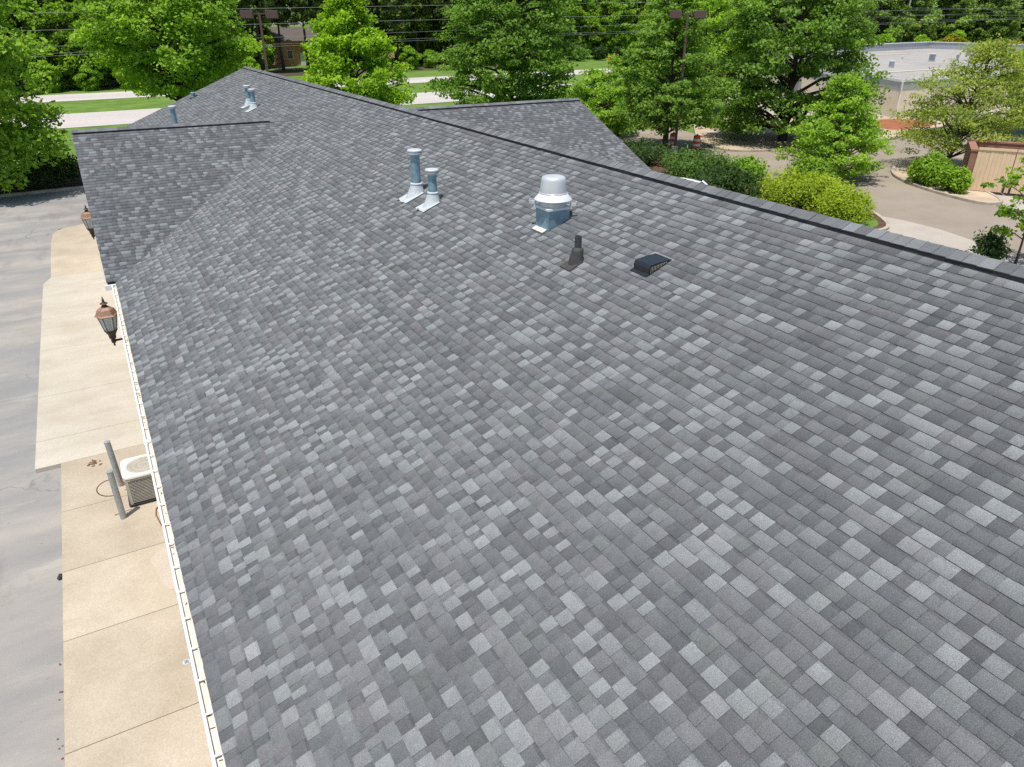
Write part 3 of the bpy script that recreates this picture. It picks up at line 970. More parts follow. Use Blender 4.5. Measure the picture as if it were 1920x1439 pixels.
# black slant-back box vent with slotted sides
BX, BY = 6.46, 7.52
t = thing("box_vent", (BX, BY, roof_at(BX)), "black slant-back box vent with pale slotted side", "roof vent")
hw, x0, x1, hb = 0.165, -0.17, 0.18, 0.128
prof = [(x0, 0.0), (x0, hb * 0.72), (x0 + 0.012, hb * 0.9), (x0 + 0.03, hb), (x0 + 0.24, hb * 0.52), (x1, 0.025), (x1, 0.0)]
vs = [(p[0], -hw, S * p[0] + p[1]) for p in prof] + [(p[0], hw, S * p[0] + p[1]) for p in prof]
m = len(prof)
MB().add(vs, [(i, i + 1, m + i + 1, m + i) for i in range(m - 1)] + [tuple(range(m)), tuple(range(2 * m - 1, m - 1, -1))]).build("hood", 'black_metal', t)
sc = MB()
sc.add([(x0 + 0.03, -hw - 0.004, S * (x0 + .03) + 0.012), (x1 - 0.05, -hw - 0.004, S * (x1 - .05) + 0.012), (x1 - 0.05, -hw - 0.004, S * (x1 - .05) + 0.030), (x0 + 0.06, -hw - 0.004, S * (x0 + .06) + hb * 0.74), (x0 + 0.03, -hw - 0.004, S * (x0 + .03) + hb * 0.74)], [(0, 1, 2, 3, 4)])
sc.build("screen", 'cream_slot', t)
for i in range(10):
    xx = x0 + 0.04 + i * 0.026
    top = max(.02, hb * 0.74 - max(0.0, xx - (x0 + 0.06)) * 0.30)
    MB().box((xx, -hw - 0.010, S * xx + 0.012 + top / 2 - 0.006), (0.009, 0.010, top - 0.006)).build("louvre_bar", 'black_metal', t)
flashing(t, x0 - 0.05, x1 + 0.03, -hw - 0.015, hw + 0.015, 'black_metal', "flange", 0.011, 0.004)

# ------------------------------------------------------------------ wall lanterns
def lantern(x, y, z, label, wall_x):
    t = thing("wall_lantern", (x, y, z), label, "lantern", "wall lanterns")
    H6 = 6
    MB().lathe([(0.006, 0.0), (0.025, 0.03), (0.015, 0.06), (0.05, 0.10), (0.055, 0.17), (0.04, 0.19)], 12).build("drop_finial", 'bronze', t, True)
    MB().lathe([(0.045, 0.18), (0.075, 0.21), (0.085, 0.30), (0.12, 0.36), (0.135, 0.40), (0.125, 0.41)], H6).build("base", 'bronze', t)
    top_r, bot_r, z0, z1 = 0.215, 0.135, 0.41, 0.80
    fr = MB()
    for k in range(H6):
        a = 2 * math.pi * k / H6
        fr.tube([(bot_r * math.cos(a), bot_r * math.sin(a), z0), (top_r * math.cos(a), top_r * math.sin(a), z1)], 0.0075, 6)
    fr.lathe([(bot_r + .01, z0 - .01), (bot_r + .015, z0 + .015), (bot_r - .01, z0 + .015)], H6)
    fr.build("frame", 'bronze', t)
    for k in range(H6):
        a, b = 2 * math.pi * k / H6, 2 * math.pi * (k + 1) / H6
        p = [(bot_r * .97 * math.cos(a), bot_r * .97 * math.sin(a), z0), (bot_r * .97 * math.cos(b), bot_r * .97 * math.sin(b), z0), (top_r * .97 * math.cos(b), top_r * .97 * math.sin(b), z1), (top_r * .97 * math.cos(a), top_r * .97 * math.sin(a), z1)]
        q = [(u * 0.97, v * 0.97, w) for u, v, w in p]
        MB().add(p + q, [(0, 1, 2, 3), (7, 6, 5, 4), (0, 4, 5, 1), (1, 5, 6, 2), (2, 6, 7, 3), (3, 7, 4, 0)]).build("pane", 'lantern_glass', t)
    MB().lathe([(0.03, z0), (0.035, z0 + .12), (0.028, z0 + .2), (0.01, z0 + .24)], 10).build("bulb", 'reflect_white', t, True)
    MB().lathe([(0.20, z1 - .005), (0.265, z1), (0.27, z1 + .012), (0.235, z1 + .04), (0.215, z1 + .085), (0.185, z1 + .155), (0.12, z1 + .20), (0.07, z1 + .21)], H6).build("cap", 'copper', t)
    MB().lathe([(0.08, z1 + .205), (0.06, z1 + .24), (0.035, z1 + .27), (0.075, z1 + .285), (0.08, z1 + .30), (0.03, z1 + .33), (0.022, z1 + .36), (0.034, z1 + .375), (0.016, z1 + .40), (0.012, z1 + .44), (0.002, z1 + .47)], 14).build("finial", 'bronze', t, True)
    MB().lathe([(0.078, z1 + .279), (0.086, z1 + .286), (0.086, z1 + .297), (0.05, z1 + .306)], 14).build("finial_ring", 'copper', t, True)
    ar = MB()
    ar.tube([(0.03, 0, 0.14), (0.18, 0, 0.145), (0.3, 0, 0.13), (wall_x - x - 0.02, 0, 0.13)], [0.03, 0.026, 0.03, 0.03], 8)
    ar.box((wall_x - x - 0.03, 0, 0.14), (0.05, 0.16, 0.3))
    ar.build("arm", 'bronze', t)
    return t
lantern(-0.50, 18.72, 1.68, "copper-capped wall lantern beside the white gutter's far end", 0.25)
lantern(-0.55, 29.6, 1.66, "copper-capped wall lantern half hidden by the cross gable's roof edge", 0.05)

# ------------------------------------------------------------------ things on the walk
# condensing unit
t = thing("air_conditioner", (-0.44, 14.30, 0.10), "cream outdoor air conditioner with louvred sides on the concrete walk", "air conditioner")
def rrect(hx, hy, r, n=5):
    p = []
    for cx, cy, a0 in ((hx - r, hy - r, 0), (-hx + r, hy - r, 90), (-hx + r, -hy + r, 180), (hx - r, -hy + r, 270)):
        for k in range(n):
            a = R(a0 + 90 * k / (n - 1))
            p.append((cx + r * math.cos(a), cy + r * math.sin(a)))
    return p
HX, HY = 0.40, 0.37
MB().prism(rrect(HX + .03, HY + .03, .06), 0.0, 0.05).build("base_pan", 'ac_dark', t)
MB().prism(rrect(HX - .035, HY - .035, .08), 0.05, 0.47).build("coil", 'ac_dark', t)
for i in range(15):
    z = 0.075 + i * 0.0335
    po, pi_ = rrect(HX, HY, .09), rrect(HX - .022, HY - .022, .07)
    n = len(po)
    vs = [(x, y, z) for x, y in po] + [(x, y, z + .013) for x, y in po] + [(x, y, z + .013) for x, y in pi_]
    fs = [(k, (k + 1) % n, n + (k + 1) % n, n + k) for k in range(n)] + [(n + k, n + (k + 1) % n, 2 * n + (k + 1) % n, 2 * n + k) for k in range(n)]
    MB().add(vs, fs).build("slat", 'ac_beige', t)
mb = MB()
for sx in (-1, 1):
    for sy in (-1, 1):
        mb.box((sx * (HX - .03), sy * (HY - .03), .33), (.055, .055, .56))
mb.build("corner_post", 'ac_beige', t)
po, pi_ = rrect(HX + .006, HY + .006, .09), rrect(HX - .02, HY - .02, .08)
n = len(po)
MB().add([(x, y, z) for p_, z in ((pi_, .575), (po, .575), (po, .64), (pi_, .64)) for x, y in p_], [(j * n + k, j * n + (k + 1) % n, (j + 1) * n + (k + 1) % n, (j + 1) * n + k) for j in range(3) for k in range(n)]).build("top_band", 'ac_beige', t)
mb = MB()
mb.bbox(0.14, HX + .012, -HY - .010, -HY + .1, 0.06, 0.60)
mb.build("service_panel", 'ac_white', t, bevel=.004)
MB().bbox(0.17, 0.26, -HY - .016, -HY - .009, 0.34, 0.40).build("rating_plate", 'galv', t)
MB().bbox(0.17, 0.36, -HY - .014, -HY - .008, 0.10, 0.30).build("valve_cover", 'ac_dark', t)
# top pan with round fan well
n = 40
po = []
base = []
for k in range(48):
    a = 2 * math.pi * k / 48
    rr0 = ((abs(math.cos(a)) / (HX + .02)) ** 9 + (abs(math.sin(a)) / (HY + .02)) ** 9) ** (-1 / 9)
    base.append((rr0 * math.cos(a), rr0 * math.sin(a)))
rings = [(base, .635), (base, .668), ([(x * .975, y * .975) for x, y in base], .682)]
for rad, z in ((.325, .684), (.318, .676)):
    ring = []
    for x, y in base:
        a = math.atan2(y, x)
        ring.append((rad * math.cos(a), rad * math.sin(a)))
    rings.append((ring, z))
vs = [(x, y, z) for rg, z in rings for x, y in rg]
m = len(base)
fs = [(j * m + k, j * m + (k + 1) % m, (j + 1) * m + (k + 1) % m, (j + 1) * m + k) for j in range(len(rings) - 1) for k in range(m)]
MB().add(vs, fs).build("top_pan", 'ac_white', t, True)
MB().lathe([(.318, .676), (.295, .57), (.22, .51), (.12, .495), (.10, .53), (.001, .535)], 36).build("fan_well", 'ac_well', t, True)
bl = MB()
for k in range(3):
    a = k * 2.094 + .4
    bl.add([(.09 * math.cos(a), .09 * math.sin(a), .60), (.27 * math.cos(a + .1), .27 * math.sin(a + .1), .60), (.27 * math.cos(a + .7), .27 * math.sin(a + .7), .63), (.09 * math.cos(a + .9), .09 * math.sin(a + .9), .62)], [(0, 1, 2, 3)])
bl.build("fan_blade", 'ac_white', t)
gr = MB()
for rr_ in (.10, .20, .29):
    pts = [(rr_ * math.cos(a * math.pi / 16), rr_ * math.sin(a * math.pi / 16), .676) for a in range(33)]
    gr.tube(pts, .0022, 4, False)
gr.build("fan_guard", 'ac_white', t)

def bollard(x, y, h, label, lean=0.0):
    t = thing("bollard", (x, y, 0.10), label, "bollard", "steel bollards")
    MB().lathe([(0.057, 0.0), (0.057, h - 0.012)], 20).build("post", 'steel_pipe', t, True)
    MB().lathe([(0.060, h - 0.014), (0.062, h - 0.006), (0.054, h + .008), (0.0, h + 0.014)], 20).build("cap", 'steel_pipe', t, True)
    t.rotation_euler = (0, R(lean), 0)
    return t
bollard(-1.00, 13.62, 1.09, "nearer grey steel bollard with cable loop, left of the air conditioner")
bollard(-0.96, 14.86, 1.07, "farther grey steel bollard touching the pale slab's edge", -1.5)
tag(MB().tube([(-1.04 - .26 * math.sin(k * math.pi / 20), 13.67, .80 + .18 * math.cos(k * math.pi / 20)) for k in range(21)], 0.010, 8).build("cable_loop", 'rust', None, True), "brown cable loop hanging from the nearer bollard", "cable")
tag(MB().tube([(-0.96, 14.6, .36), (-0.84, 14.45, .30), (-0.80, 14.33, .28)], .012, 8).build("refrigerant_line", 'rust', None, True), "short brown pipe between the far bollard and the air conditioner", "pipe")
tag(MB().tube([(-0.10, 13.85, .22), (-0.30, 13.72, .135), (-0.42, 13.60, .115), (-0.44, 13.40, .112), (-0.40, 13.10, .112), (-0.35, 12.80, .112), (-0.28, 12.5, .112)], .011, 8).build("ground_cable", 'rust', None, True), "brown cable curling over the concrete from air conditioner to gutter edge", "cable")

lt = MB()
q = random.Random(3)
for i in range(34):
    lt.box((-1.42 + q.gauss(0, .06), 16.1 + q.gauss(0, .07), .105 + q.uniform(0, .012)), (q.uniform(.02, .055), q.uniform(.015, .04), .006), q.uniform(0, 3))
tag(lt.build("dead_leaves", 'dead_leaf'), "small clump of brown dead leaves on the tan slab", "leaves", kind="stuff")
t = MB()
for i in range(7):
    t.lathe([(.012, -.02), (.032 + q.uniform(-.008, .012), 0), (.018, .022)], 7, (-2.10 + q.gauss(0, .018), 12.44 + q.gauss(0, .022), .02 + q.uniform(0, .02)))
tag(t.build("dark_lump", 'stone'), "dark lump lying at the slab joint beside the asphalt", "debris")
t = thing("drain_cover", (-0.43, 9.25, 0.10), "small round silver drain cover by the gutter", "drain cover")
MB().lathe([(.06, 0), (.06, .008), (.045, .010), (0, .010)], 20).build("rim", 'galv_light', t, True)
for i in (-1, 0, 1):
    MB().box((i * .02, 0, .0115), (.009, .07, .002)).build("slot", 'ac_dark', t)
edge = MB()
for i in range(22):
    yy = q.choice([q.gauss(7.8, 1.0), q.gauss(9.5, .8), q.gauss(6, 1.2)])
    edge.box((-2.11 + q.gauss(0, .02), yy, .008), (q.uniform(.01, .03), q.uniform(.01, .05), .008), q.uniform(0, 3))
tag(edge.build("leaf_litter", 'dead_leaf'), "line of reddish leaf litter along the slab's outer edge", "leaf litter", kind="stuff")
q = random.Random(8)
gv = MB()
for i in range(160):
    gv.box((q.uniform(-6, -2.2), q.uniform(5, 30), .004), (q.uniform(.01, .03), q.uniform(.01, .03), .008), q.uniform(0, 3))
tag(gv.build("grit", 'kerb'), "pale grit scattered over the car park asphalt", "grit", kind="stuff")

# ------------------------------------------------------------------ trees and shrubs
def unit(a):
    return a / np.maximum(np.linalg.norm(a, axis=-1, keepdims=True), 1e-9)

def leaf_quads(g, C, size, aspect, upbias, out_center, tint):
    n = len(C)
    nrm = g.normal(0, 1, (n, 3))
    o = unit(C - out_center)
    nrm = unit(nrm * 0.75 + o * 0.40 + np.array([-0.12, -0.12, upbias * 1.5]))
    t = unit(np.cross(nrm, g.normal(0, 1, (n, 3))))
    b = np.cross(nrm, t)
    s = size * g.uniform(0.35, 1.6, (n, 1))
    a, w = t * s * 0.5, b * s * 0.5 * aspect
    V = np.stack([C - a, C + w - a * 0.1, C + a, C - w - a * 0.1], axis=1)
    return V, tint

def crown_points(g, H, Rd, zb, prof, limbs, per, rc, flat, lean=(0, 0), droop=0.0, sub=3):
    """limb skeleton and the leaf points round it"""
    branches, C, T = [], [], []
    ph = g.uniform(0, 6.28)
    for i in range(limbs):
        t = (i + 0.5) / limbs
        zt = zb + (H - zb) * t
        az = ph + i * 2.39996 + g.normal(0, 0.25)
        L = Rd * prof(t) * g.uniform(0.72, 1.10)
        d = np.array([math.cos(az), math.sin(az), 0])
        z0 = max(zb * 0.5, zt - L * g.uniform(0.25, 0.5))
        ax = np.array([lean[0], lean[1], 0]) * (zt / H)
        p0 = np.array([0, 0, z0]) + np.array([lean[0], lean[1], 0]) * (z0 / H)
        p2 = ax + d * L + np.array([0, 0, zt - droop * L])
        p1 = (p0 + p2) / 2 + np.array([0, 0, 0.12 * L]) + g.normal(0, 0.06 * L, 3)
        branches.append((p0, p1, p2, L))
        lt = g.normal(0, 0.13)
        nsub = max(2, int(sub * (0.5 + L / Rd)))
        for k in range(nsub):
            f = g.uniform(0.35, 1.0) ** 0.7
            c = (1 - f) ** 2 * p0 + 2 * f * (1 - f) * p1 + f * f * p2
            side = np.array([-d[1], d[0], 0]) * g.normal(0, 0.30) * L * (1.1 - 0.5 * f)
            c = c + side + np.array([0, 0, g.normal(0, 0.07) * L])
            r = rc * g.uniform(0.65, 1.25)
            m = int(per * g.uniform(0.7, 1.3))
            u = unit(g.normal(0, 1, (m, 3))) * (g.random((m, 1)) ** 0.45) * r
            u[:, 2] *= flat
            ct = g.normal(0, 0.10)
            C.append(c + u)
            T.append(np.clip(0.5 + lt + ct + g.normal(0, 0.16, m), 0, 1))
    # leader
    m = int(per * 2)
    u = unit(g.normal(0, 1, (m, 3))) * (g.random((m, 1)) ** 0.5) * rc * np.array([0.7, 0.7, 1.2])
    C.append(np.array([lean[0], lean[1], H - rc * 0.6]) + u)
    T.append(np.clip(0.55 + g.normal(0, 0.16, m), 0, 1))
    return branches, np.concatenate(C), np.concatenate(T)

def leaf_mesh(name, V, tint, mat):
    n = len(V)
    me = np_mesh(name, V.reshape(-1, 3), np.arange(4 * n), np.arange(n) * 4, np.full(n, 4), mat)
    me.attributes.new("tint", 'FLOAT', 'FACE').data.foreach_set("value", tint.astype(np.float32))
    return me

def trunk_mb(g, H, r, branches, lean=(0, 0), tips=True):
    mb = MB()
    pts, rad = [], []
    for k in range(7):
        f = k / 6
        pts.append((lean[0] * f + g.normal(0, .03) * H * .1 * (f > 0), lean[1] * f + g.normal(0, .03) * H * .1 * (f > 0), H * .97 * f))
        rad.append(r * (1.25 if k == 0 else (1 - 0.92 * f)))
    mb.tube(pts, rad, 8)
    for p0, p1, p2, L in branches:
        rb = min(r * 0.5, 0.02 + 0.022 * L)
        q = [p0, (p0 + p1) / 2 * 0.5 + p1 * 0.5, (p1 + p2) / 2, p2]
        mb.tube(q, [rb, rb * .75, rb * .5, rb * .15], 5, False)
    return mb

PROF = {
    'round': lambda t: math.sin(math.pi * (0.12 + 0.80 * t)) ** 0.7,
    'oval': lambda t: (math.sin(math.pi * (0.22 + 0.76 * t))) ** 0.85,
    'pyramid': lambda t: max(0.12, 1.0 - 0.86 * t) if t > 0.12 else 0.8 + t,
    'oak': lambda t: (0.92 - 0.2 * abs(t - 0.25)) * (1.0 if t < 0.6 else 1.0 - 1.2 * (t - 0.6)),
    'plump': lambda t: 0.86 + 0.9 * t if t < 0.14 else max(0.16, 1.02 - 0.30 * (t - 0.14) - 0.72 * max(0.0, t - 0.25) ** 1.1),
    'pine': lambda t: 0.55 + 0.45 * math.sin(math.pi * t),
    'vase': lambda t: 0.45 + 0.55 * math.sin(math.pi * min(1, 0.15 + 0.75 * t)),
}
def tree(name, loc, seed, H, Rd, zb, prof, mat, label, limbs=46, per=150, rc=0.9, flat=0.55, leaf=0.26, aspect=0.62, up=0.55, tr=0.2, lean=(0, 0), droop=0.0, sub=3, group=None, cat="tree", bark='bark'):
    g = np.random.default_rng(seed)
    br, C, T = crown_points(g, H, Rd, zb, PROF[prof], limbs, per, rc, flat, lean, droop, sub)
    t = thing(name, loc, label, cat, group)
    trunk_mb(g, H, tr, br, lean).build("trunk", bark, t, True)
    V, T = leaf_quads(g, C, leaf, aspect, up, np.array([lean[0] * .5, lean[1] * .5, zb + (H - zb) * 0.3]), T)
    me = leaf_mesh("crown", V, T, M[mat])
    o = bpy.data.objects.new("crown", me)
    COL.objects.link(o)
    o.parent = t
    return t

def shrub(name, loc, seed, rx, ry, h, n, mat, label, leaf=0.14, aspect=0.6, up=0.7, spiky=0.0, lumps=9, group=None, cat="shrub", rz=0.0, box=False):
    """mound of leafy lumps on short stems"""
    g = np.random.default_rng(seed)
    t = thing(name, loc, label, cat, group, rz)
    st = MB()
    C, T = [], []
    for i in range(lumps):
        if box:
            c = np.array([g.uniform(-rx, rx), g.uniform(-ry, ry), h * g.uniform(.35, .7)])
            r = np.array([h * 0.75, ry * 0.75, h * 0.42])
        else:
            a, f = g.uniform(0, 6.28), math.sqrt(g.random()) * 0.72
            c = np.array([rx * f * math.cos(a), ry * f * math.sin(a), h * g.uniform(.38, .68) * (1 - 0.35 * f * f)])
            r = np.array([rx, ry, h * 1.1]) * g.uniform(.28, .46)
            r[:2] = np.maximum(r[:2], h * 0.3)
        m = n // lumps
        u = unit(g.normal(0, 1, (m, 3))) * (g.random((m, 1)) ** 0.3) * r
        pts = c + u
        if spiky:
            pts += unit(u) * (g.random((m, 1)) ** 4) * spiky
        pts = pts[pts[:, 2] > 0.03]
        C.append(pts)
        T.append(np.clip(0.5 + g.normal(0, .12) + g.normal(0, .17, len(pts)), 0, 1))
        if i < 12:
            st.tube([(c[0] * .3, c[1] * .3, 0), (c[0] * .8, c[1] * .8, c[2] * .6), tuple(c)], [.03, .02, .008], 5, False)
    if spiky:
        for i in range(26):
            a, el = g.uniform(0, 6.28), g.uniform(0.35, 1.4)
            d = np.array([math.cos(a) * math.cos(el), math.sin(a) * math.cos(el), math.sin(el)])
            p0 = d * np.array([rx * .75, ry * .75, h * .8])
            L = g.uniform(.25, .55) * (0.5 + spiky)
            d2 = unit(d + np.array([0, 0, .6]))
            f = g.random((30, 1))
            pts = p0 + d2 * L * f + g.normal(0, .035, (30, 3))
            C.append(pts[pts[:, 2] > .05]); T.append(np.clip(.62 + g.normal(0, .15, len(C[-1])), 0, 1))
            st.tube([tuple(p0 * .6), tuple(p0), tuple(p0 + d2 * L)], [.012, .008, .003], 4, False)
    st.build("stem", 'bark', t)
    C = np.concatenate(C); T = np.concatenate(T)
    V, T = leaf_quads(g, C, leaf, aspect, up, np.array([0, 0, h * .2]), T)
    o = bpy.data.objects.new("foliage", leaf_mesh("foliage", V, T, M[mat]))
    COL.objects.link(o)
    o.parent = t
    return t

tree("shade_tree", (-7.0, 51.3, 0), 21, 15.5, 6.2, 1.7, 'oak', 'leaf_bright', "big leafy tree leaning over the clipped hedge at the car park's end", 78, 100, 1.05, 0.5, 0.25, lean=(0.4, -3.2), tr=.32, sub=6)
tree("shade_tree", (7.2, 66.0, 0), 22, 13.8, 6.2, 3.6, 'round', 'leaf_bright', "fresh green tree rising behind the far gable, before the highway", 72, 100, 1.0, 0.5, 0.26, tr=.24, sub=6)
tree("shade_tree", (21.3, 66.0, 0), 23, 10.6, 5.0, 0.8, 'plump', 'leaf_yellow', "bright yellow-green pyramidal tree behind the main ridge", 72, 90, 0.85, 0.55, 0.25, tr=.2, sub=6)
tree("shade_tree", (34.8, 62.0, 0), 24, 15.0, 7.0, 1.0, 'oak', 'leaf_oak', "wide oak with layered limbs behind the right cross gable", 74, 100, 1.05, 0.40, 0.26, tr=.3, droop=.10, sub=6)
tree("shade_tree", (37.4, 43.2, 0), 25, 10.8, 4.1, 2.2, 'plump', 'leaf_oak', "slim dark oak standing behind the brown lamp post", 66, 90, 0.72, 0.36, 0.19, tr=.2, droop=.14, sub=5)
tree("shade_tree", (47.8, 41.4, 0), 26, 14.5, 6.4, 1.3, 'oak', 'leaf_oak', "tall spreading oak beside the orange traffic barrel", 84, 110, 1.05, 0.40, 0.23, tr=.3, droop=.10, sub=6)
tree("young_maple", (38.9, 29.6, 0.1), 27, 5.6, 3.3, 0.5, 'plump', 'leaf_bright', "young light green maple rising over the golden shrub", 50, 80, 0.55, 0.45, 0.15, tr=.1, sub=5)
tree("feathery_tree", (46.8, 27.4, 0.1), 28, 7.4, 4.3, 1.6, 'plump', 'leaf_feather', "airy feathery tree leaning over the wooden gate", 66, 95, 0.85, 0.34, 0.15, 0.45, tr=.12, lean=(2.4, 0.3), sub=5)
tree("young_maple", (30.9, 14.3, 0), 29, 4.5, 1.75, 1.3, 'round', 'leaf_mid', "sparse sapling with dark broad leaves at the right edge", 20, 48, 0.34, 0.5, 0.13, 0.8, tr=.05, sub=3)
tree("shade_tree", (69.0, 33.0, 0), 30, 8.6, 4.0, 1.0, 'round', 'leaf_bright', "light green tree behind the feathery one, cut by the photo's right edge", 46, 90, 0.8, 0.5, 0.24, tr=.16, sub=5)
tree("small_tree", (37.4, 51.5, 0), 31, 4.8, 3.3, 0.3, 'round', 'leaf_bright', "low bushy tree just past the right cross gable's ridge end", 44, 80, 0.62, 0.5, 0.2, tr=.1, sub=5)
tree("shade_tree", (56.0, 60.0, 0), 32, 11.0, 4.8, 1.0, 'round', 'leaf_bright', "lighter tree seen between the slim oak and the spreading oak", 50, 90, 0.95, 0.5, 0.27, tr=.2, sub=5)
tree("shade_tree", (47.0, 58.5, 0), 33, 6.2, 3.6, 0.6, 'round', 'leaf_mid', "low green tree by the highway, left of the slim oak's trunk", 44, 80, 0.75, 0.5, 0.24, tr=.12, sub=5)

# hedge at the end of the car park
shrub("clipped_hedge", (-6.2, 50.2, 0.03), 40, 9.4, 0.95, 1.75, 30000, 'leaf_dark', "dark clipped hedge along the far kerb under the big tree", 0.13, 0.6, 0.5, 0, 70, None, "hedge", 0.06, True)
shrub("juniper", (31.6, 33.6, 0.1), 50, 2.6, 2.9, 1.5, 9000, 'leaf_juniper', "dark spreading juniper at the lamp post's foot", 0.2, 0.28, 0.5, 0.5, 14, "shrub bed plants")
shrub("juniper", (32.2, 39.2, 0.1), 49, 2.3, 2.4, 1.3, 7000, 'leaf_dark', "dark low juniper under the slim oak, next to the roof edge", 0.2, 0.28, 0.5, 0.5, 12, "shrub bed plants")
shrub("juniper", (29.4, 28.6, 0.1), 51, 2.1, 2.4, 1.45, 7000, 'leaf_dark', "darkest juniper mound between white car and golden shrub", 0.2, 0.28, 0.5, 0.45, 12, "shrub bed plants")
shrub("golden_shrub", (31.6, 25.6, 0.1), 52, 2.1, 2.2, 1.65, 9000, 'leaf_shrub_yellow', "golden yellow-green shrub, the taller mound against the ridge", 0.13, 0.45, 0.8, 0.28, 14, "shrub bed plants")
shrub("golden_shrub", (32.9, 24.9, 0.1), 63, 1.5, 1.6, 1.3, 6000, 'leaf_shrub_yellow', "golden yellow-green shrub, the mound nearest the drive", 0.13, 0.45, 0.8, 0.26, 11, "shrub bed plants")
shrub("golden_shrub", (30.9, 22.5, 0.1), 53, 1.8, 1.7, 1.35, 8000, 'leaf_shrub_yellow', "golden yellow-green shrub, the lower mound by the kerb tip", 0.13, 0.45, 0.8, 0.24, 12, "shrub bed plants")
shrub("leafy_shrub", (34.2, 27.4, 0.1), 54, 1.3, 1.5, 1.9, 4500, 'leaf_mid', "mid green leafy shrub between golden shrub and young maple", 0.15, 0.6, 0.6, 0.3, 10, "shrub bed plants")
shrub("leafy_shrub", (33.6, 31.4, 0.1), 55, 1.3, 1.2, 1.3, 3500, 'leaf_bright', "light loose shrub right of the dark juniper", 0.15, 0.6, 0.6, 0.4, 9, "shrub bed plants")
shrub("leafy_shrub", (42.5, 25.6, 0.1), 56, 1.5, 1.5, 1.6, 6000, 'leaf_mid', "round green shrub at the feathery tree's foot", 0.15, 0.6, 0.6, 0.15, 11, "island shrubs")
shrub("leafy_shrub", (41.5, 23.6, 0.1), 57, 1.0, 1.0, 1.3, 5000, 'leaf_bright', "round green shrub touching the wooden gate's edge", 0.15, 0.6, 0.6, 0.15, 10, "island shrubs")
shrub("leafy_shrub", (53.2, 39.6, 0.1), 58, 3.4, 1.2, 1.5, 6500, 'leaf_mid', "long low hedge before the flat-roofed building", 0.18, 0.6, 0.6, 0.15, 14, None, "hedge")
shrub("leafy_shrub", (30.4, 15.2, 0.0), 59, 0.62, 0.7, 1.2, 1500, 'leaf_dark', "small dark bush beside the sapling", 0.12, 0.6, 0.5, 0.2, 7)

# ------------------------------------------------------------------ lamp posts
def lamp_post(x, y, h, label, rz):
    t = thing("lamp_post", (x, y, 0), label, "lamp post", "car park lamp posts", rz)
    MB().lathe([(.24, 0), (.24, .55), (.20, .6)], 20).build("footing", 'kerb', t, True)
    MB().add([(s * a, u * a, z) for a, z in ((.10, .6), (.065, h)) for s, u in ((-1, -1), (1, -1), (1, 1), (-1, 1))], [(4, 5, 6, 7), (0, 1, 5, 4), (1, 2, 6, 5), (2, 3, 7, 6), (3, 0, 4, 7)]).build("post", 'pole', t)
    MB().bbox(-.55, .55, -.04, .04, h - .10, h - .02).build("cross_arm", 'pole', t)
    for s in (-1, 1):
        hd = MB().bbox(s * .78 - .38, s * .78 + .38, -.28, .28, h - .34, h + .12).build("lamp_head", 'pole', t, bevel=.02)
        MB().bbox(s * .78 - .33, s * .78 + .33, -.24, .24, h - .365, h - .338).build("lens", 'lamp_dark', hd)
    return t
lamp_post(11.6, 54.0, 9.05, "brown twin-head lamp post left of the yellow-green tree", R(-18))
lamp_post(36.5, 41.05, 9.05, "brown twin-head lamp post before the slim oak", R(-40))

# ------------------------------------------------------------------ traffic barrels
def barrel(x, y, label):
    t = thing("traffic_barrel", (x, y, 0), label, "traffic barrel", "traffic barrels")
    MB().lathe([(.34, 0), (.35, .06), (.28, .075)], 20).build("rubber_base", 'tyre', t, True)
    z = .075
    for i, (mat, r0) in enumerate((('orange', .285), ('reflect_white', .280), ('orange', .272), ('reflect_white', .266), ('orange', .258))):
        hh = .18
        MB().lathe([(r0 - .02, z), (r0, z + .012), (r0 - .004, z + hh - .012), (r0 - .022, z + hh)], 20).build("orange_band" if mat == 'orange' else "white_band", mat, t, True)
        z += hh
    MB().lathe([(.235, z), (.20, z + .03), (.12, z + .05), (0, z + .055)], 20).build("lid", 'orange', t, True)
    MB().box((0, 0, z + .09), (.16, .03, .08)).build("handle", 'orange', t)
    return t
barrel(39.3, 41.9, "orange and white traffic barrel standing clear on the drive")
barrel(38.5, 43.6, "orange and white traffic barrel half hidden behind the lamp post")

